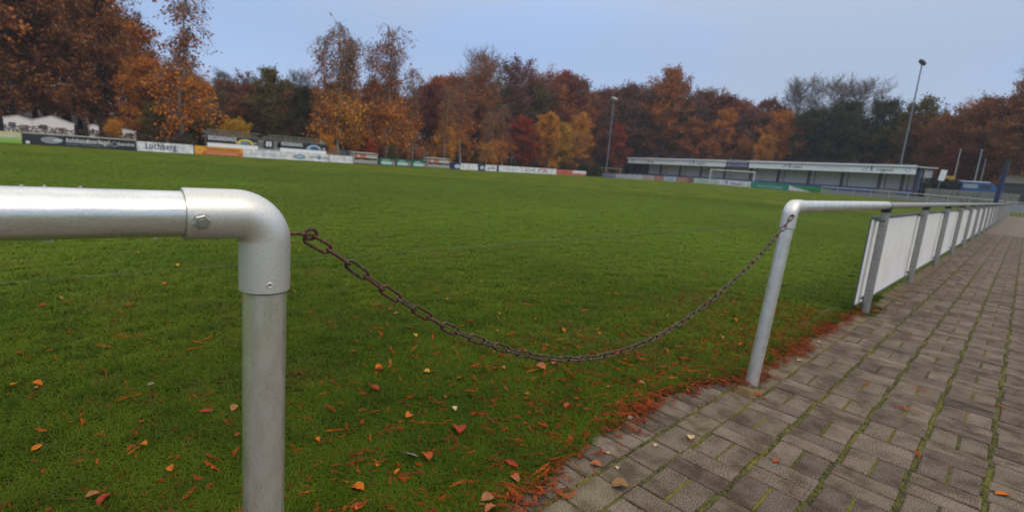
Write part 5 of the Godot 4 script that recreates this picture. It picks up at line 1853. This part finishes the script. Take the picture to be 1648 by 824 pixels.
func build_litter() -> void:
	var r := RandomNumberGenerator.new()
	r.seed = 21
	var shapes := []
	for i in 5:
		shapes.append(leaf_mesh(300 + i, 0.042 if i < 3 else 0.055, [0.027, 0.031, 0.024, 0.044, 0.022][i]))
	var kinds := {
		"orange": [0.46, 0.125, 0.014], "yellow": [0.50, 0.27, 0.035], "tan": [0.30, 0.135, 0.055], "pink": [0.34, 0.115, 0.05], "red": [0.28, 0.042, 0.02],
		"cream": [0.56, 0.40, 0.22], "grey": [0.20, 0.165, 0.14], "brown": [0.24, 0.135, 0.055], "rust": [0.36, 0.075, 0.02],
	}
	for q in kinds:
		var m := mat("leaf " + q, kinds[q][0], kinds[q][1], kinds[q][2], 0.65)
		m.vertex_color_use_as_albedo = true
		m.metallic_specular = 0.2
		m.backlight_enabled = true
		m.backlight = Color(0.35, 0.35, 0.35)
		m.cull_mode = BaseMaterial3D.CULL_DISABLED
	var put := func(x: float, z: float, colour: String, shape: int, size: float, label: String, group: String, steep := 0.35) -> void:
		var on_path := z > edge_z(x)
		var o := obj("fallen_leaf", shapes[shape], mats["leaf " + colour])
		var y := 0.004 if on_path else land(x, z) + 0.026 + r.randf_range(-0.006, 0.006)
		var tip := 0.10 if on_path else steep
		o.transform = Transform3D(Basis.from_euler(Vector3(r.randf_range(-tip, tip), r.randf() * TAU, r.randf_range(-tip, tip))).scaled_local(Vector3.ONE * size), Vector3(x, y, z))
		tag(o, label, "leaf", group)
	# leaves that stand out, at the places they lie
	put.call(-0.43, -2.24, "orange", 0, 0.90, "orange leaf on the lawn at the left edge, left of a pair", "")
	put.call(-0.35, -2.19, "orange", 3, 0.80, "orange leaf on the lawn at the left edge, right one of a pair", "")
	put.call(0.06, -1.91, "grey", 0, 0.70, "grey curled leaf on the lawn left of the near post", "")
	put.call(0.31, -1.43, "tan", 3, 0.75, "pale tan leaf touching the left side of the near post", "")
	put.call(-0.00, -1.08, "orange", 3, 0.60, "small orange leaf low on the lawn left of the near post", "")
	put.call(-0.36, -1.53, "orange", 4, 1.00, "long orange leaf on the lawn at the lower left edge", "")
	put.call(0.49, -0.56, "orange", 3, 1.00, "squarish orange leaf lowest on the lawn right of the near post", "")
	put.call(0.92, -0.89, "orange", 3, 0.95, "bright orange leaf below the steep part of the chain", "")
	put.call(1.14, -0.82, "cream", 1, 0.80, "cream yellow leaf right of the bright orange leaf", "")
	put.call(1.04, -0.66, "red", 3, 1.50, "large red lobed leaf in the middle of the near lawn", "")
	put.call(0.80, -0.56, "rust", 3, 1.00, "rust coloured leaf below the large red leaf", "")
	put.call(0.76, -0.61, "grey", 4, 1.00, "grey rolled leaf left of the rust coloured leaf", "")
	put.call(1.39, -1.09, "orange", 0, 1.10, "orange leaf close under the lowest left part of the chain", "")
	put.call(1.09, -1.48, "orange", 3, 0.90, "orange leaf at the top of a small cluster below the chain", "")
	put.call(1.08, -1.44, "red", 0, 0.70, "reddish leaf under the orange one in the small cluster", "")
	put.call(1.70, -2.32, "tan", 0, 0.90, "tan leaf beside the steep part of the chain", "")
	put.call(1.26, -3.27, "pink", 3, 0.90, "pinkish leaf right behind the near post below the elbow", "")
	put.call(1.65, -1.08, "red", 4, 1.10, "dark red leaf under the lowest part of the chain, left", "")
	put.call(1.70, -1.06, "tan", 4, 0.90, "tan leaf standing beside the dark red leaf under the chain", "")
	put.call(1.89, -0.93, "pink", 3, 1.20, "pinkish round leaf under the lowest part of the chain", "")
	put.call(2.03, -0.93, "tan", 3, 1.00, "tan leaf touching the lowest part of the chain from below", "")
	put.call(2.56, -1.31, "orange", 0, 1.10, "orange red leaf beyond the lowest part of the chain", "")
	put.call(1.56, -1.82, "yellow", 1, 0.90, "yellow leaf left of the chain on the middle lawn", "")
	put.call(2.42, -1.90, "yellow", 1, 0.80, "yellow upright leaf above the sagging chain", "")
	put.call(2.99, -2.79, "tan", 1, 0.90, "pale tan leaf on the middle lawn above the chain", "")
	put.call(4.41, -4.45, "cream", 1, 1.00, "cream leaf lying near the touchline", "")
	put.call(1.64, -0.50, "rust", 3, 0.90, "rust leaf on the lawn left of the edge of the path", "")
	put.call(1.74, -0.52, "orange", 1, 0.70, "small orange leaf just above the rust leaf", "")
	put.call(2.02, -0.52, "tan", 1, 0.80, "tan leaf between chain and path edge", "")
	put.call(2.24, -0.43, "tan", 3, 0.80, "round tan leaf on the lawn above the edge blocks", "")
	put.call(2.46, -0.24, "yellow", 1, 1.00, "yellowish leaf on the red needles left of the leaning post", "")
	put.call(4.19, -0.78, "yellow", 3, 1.00, "yellow leaf on the lawn left of the leaning post, the upper one", "")
	put.call(4.17, -0.66, "orange", 3, 1.00, "orange leaf on the lawn just left of the leaning post", "")
	put.call(3.49, -0.33, "orange", 3, 1.00, "orange leaf at the lower left of the leaning post", "")
	put.call(3.57, -0.51, "tan", 1, 0.80, "tan leaf on the lawn left of the leaning post, the lower one", "")
	put.call(2.06, -0.29, "cream", 4, 0.80, "cream narrow leaf on the grass edge, the upper one", "")
	put.call(1.85, -0.25, "cream", 1, 0.85, "cream oval leaf on the red needles at the grass edge", "")
	put.call(1.48, -0.14, "cream", 4, 0.70, "cream narrow leaf at the grass edge near the big brown leaf", "")
	put.call(1.36, -0.11, "pink", 3, 0.90, "pinkish leaf on the red needles left of the big brown leaf", "")
	put.call(1.32, 0.04, "brown", 3, 1.35, "big round brown leaf on the paving blocks", "")
	put.call(1.93, 0.04, "cream", 1, 1.15, "cream pointed leaf lying alone on the paving blocks", "")
	put.call(1.05, -0.31, "red", 4, 1.10, "red brown leaf standing at the grass edge near the bottom", "")
	put.call(1.00, -0.24, "pink", 3, 0.80, "pinkish leaf just under the standing red brown leaf", "")
	put.call(0.83, -0.21, "tan", 3, 1.00, "tan leaf at the bottom edge right of the near post, the upper one", "")
	put.call(0.80, -0.16, "pink", 3, 0.90, "pinkish leaf at the very bottom edge of the grass", "")
	put.call(2.63, 1.12, "orange", 4, 1.30, "orange leaf on the path at the lower right corner", "")
	put.call(3.92, 1.08, "rust", 0, 0.90, "rust leaf bit in a mossy joint at the right edge", "")
	put.call(2.06, 0.39, "rust", 3, 0.70, "rust leaf bit on the paving blocks below the leaning post", "")
	put.call(4.25, -0.01, "cream", 1, 0.80, "cream leaf on the red needles between leaning post and boards", "")
	put.call(3.62, 0.03, "cream", 1, 0.80, "cream leaf at the path edge right of the leaning post", "")
	put.call(6.79, 0.15, "cream", 1, 1.10, "cream leaf on the path beside the first white board", "")
	put.call(1.72, -0.03, "cream", 3, 0.45, "tiny whitish leaf piece on an edge block", "")
	put.call(1.42, -0.04, "cream", 3, 0.40, "tiny whitish leaf piece just above the big brown leaf", "")
	# and the many small ones further out
	var words := {"orange": "orange", "yellow": "yellow", "tan": "tan", "pink": "pinkish brown", "red": "dark red"}
	for i in 150:
		var d := 1.6 + 15.0 * pow(r.randf(), 1.3)
		var az := 0.793 + r.randf_range(-0.85, 0.85)
		var x := -0.30 + cos(az) * d
		var z := 0.97 - sin(az) * d
		if z > edge_z(x) - 0.04:
			continue
		var c: String = ["orange", "yellow", "tan", "red", "red", "tan", "orange"][r.randi_range(0, 6)]
		var where := "among the grass behind the left elbow" if x < 0.9 and d > 2.0 else "on the lawn beyond the chain" if d > 3.0 else "on the near lawn below the chain"
		put.call(x, z, c, r.randi_range(0, 4), r.randf_range(0.6, 1.05), "small %s leaf lying %s" % [words[c], where], "small leaves on the lawn")
	# shed twigs of a feathery conifer: singly on the lawn, matted along the edge of the path
	var sm := tinted("needle_rust", 0.9, 0.35)
	sm.metallic_specular = 0.15
	var sprays := []
	for i in 4:
		sprays.append(spray_mesh(500 + i, [0.075, 0.10, 0.06, 0.085][i]))
	var tm := []
	for q in [[0.46, 0.085, 0.02], [0.50, 0.125, 0.028], [0.27, 0.05, 0.02]]:
		var m := mat("twig_%d" % tm.size(), q[0], q[1], q[2], 0.9)
		m.vertex_color_use_as_albedo = true
		m.metallic_specular = 0.15
		m.cull_mode = BaseMaterial3D.CULL_DISABLED
		tm.append(m)
	for i in 300:
		var x := r.randf_range(-1.2, 4.2)
		var z := edge_z(x) + 0.1 + 0.62 * log(maxf(r.randf(), 0.012))
		if i % 3 == 0:
			var d := 1.2 + 3.6 * r.randf()
			var az := 0.793 + r.randf_range(-0.78, 0.78)
			x = -0.30 + cos(az) * d
			z = 0.97 - sin(az) * d
		if Vector2(x + 0.3, z - 0.97).length() < 1.15:
			continue
		if z > edge_z(x) - 0.03 and r.randf() < 0.6:
			continue
		var on_path := z > edge_z(x)
		var o := obj("conifer_twig", sprays[i % 4], tm[i % 3])
		o.transform = Transform3D(Basis.from_euler(Vector3(r.randf_range(-0.25, 0.25), r.randf() * TAU, r.randf_range(-0.2, 0.2)) * (0.2 if on_path else 1.0) + Vector3(0, r.randf() * TAU, 0)).scaled_local(Vector3(1, 1.2, 1.0) * r.randf_range(0.55, 1.35)), Vector3(x, 0.003 if on_path else r.randf_range(0.012, 0.026), z))
		var where := "in the grass left of the near post"
		if on_path:
			where = "on the edge blocks left of the leaning post" if x < 2.8 and z < 0.1 else "on the paving blocks"
		elif x > 2.9:
			where = "in the grass right of the leaning post"
		elif x > 2.1:
			where = "in the grass just left of the leaning post"
		elif z > edge_z(x) - 0.25:
			where = "in the grass close to the red needle band"
		elif x > 0.9:
			where = "in the grass under the lowest part of the chain" if z > -1.2 else "in the grass beyond the chain"
		elif x > 0.15:
			where = "in the grass right of the near post"
		tag(o, "%s %s conifer twig %s" % [["rust red", "orange red", "dark red brown"][i % 3], ["middling", "long", "short", "slim"][i % 4], where], "twig", "conifer twigs shed on grass and path")
	var places := []
	var cols := []
	for i in 4200:
		var x := 0.75 + 5.3 * pow(r.randf(), 1.25)
		var heap := 0.5 + 0.5 * sin(x * 5.3 + 0.4) * sin(x * 2.1 + 1.0)
		if x > 2.95 and x < 5.0:
			heap = 0.35 + 0.55 * (0.5 + 0.5 * sin(x * 7.0))
		if r.randf() > pow(heap, 1.6) + 0.04:
			continue
		var z := edge_z(x) + r.randfn(0.0, 0.05) + (0.015 if x < 2.9 else 0.045)
		places.append(Transform3D(Basis.from_euler(Vector3(r.randf_range(-0.3, 0.3), r.randf() * TAU, r.randf_range(-0.2, 0.3))).scaled_local(Vector3.ONE * r.randf_range(0.5, 1.25)), Vector3(x, r.randf_range(0.0, 0.022), z)))
		cols.append(Color(0.40, 0.085, 0.024).lerp(Color(0.15, 0.046, 0.024), r.randf()) * r.randf_range(0.7, 1.35))
	for i in 5200:
		var x := r.randf_range(-1.0, 5.5)
		var z := edge_z(x) + 0.55 * log(maxf(r.randf(), 0.004))
		if Vector2(x + 0.3, z - 0.97).length() < 1.1:
			continue
		places.append(Transform3D(Basis.from_euler(Vector3(r.randf_range(-0.6, 0.6), r.randf() * TAU, r.randf_range(-0.5, 0.5))).scaled_local(Vector3(0.65, 1.0, 0.9) * r.randf_range(0.5, 1.25)), Vector3(x, r.randf_range(0.0, 0.022), z)))
		cols.append(Color(0.42, 0.085, 0.02).lerp(Color(0.17, 0.05, 0.025), r.randf()) * r.randf_range(0.7, 1.3))
	for i in 260:
		var x := r.randf_range(5.9, 13.0)
		places.append(Transform3D(Basis.from_euler(Vector3(0, r.randf() * TAU, 0)).scaled_local(Vector3.ONE * r.randf_range(0.4, 0.8)), Vector3(x, 0.003, r.randfn(0.05, 0.05))))
		cols.append(Color(0.34, 0.07, 0.025) * r.randf_range(0.7, 1.3))
	var o := many("needle_litter", sprays[2], places, cols, sm)
	o.set_meta("kind", "stuff")
	tag(o, "rust red conifer needles matted along the edge between grass and paving", "litter")
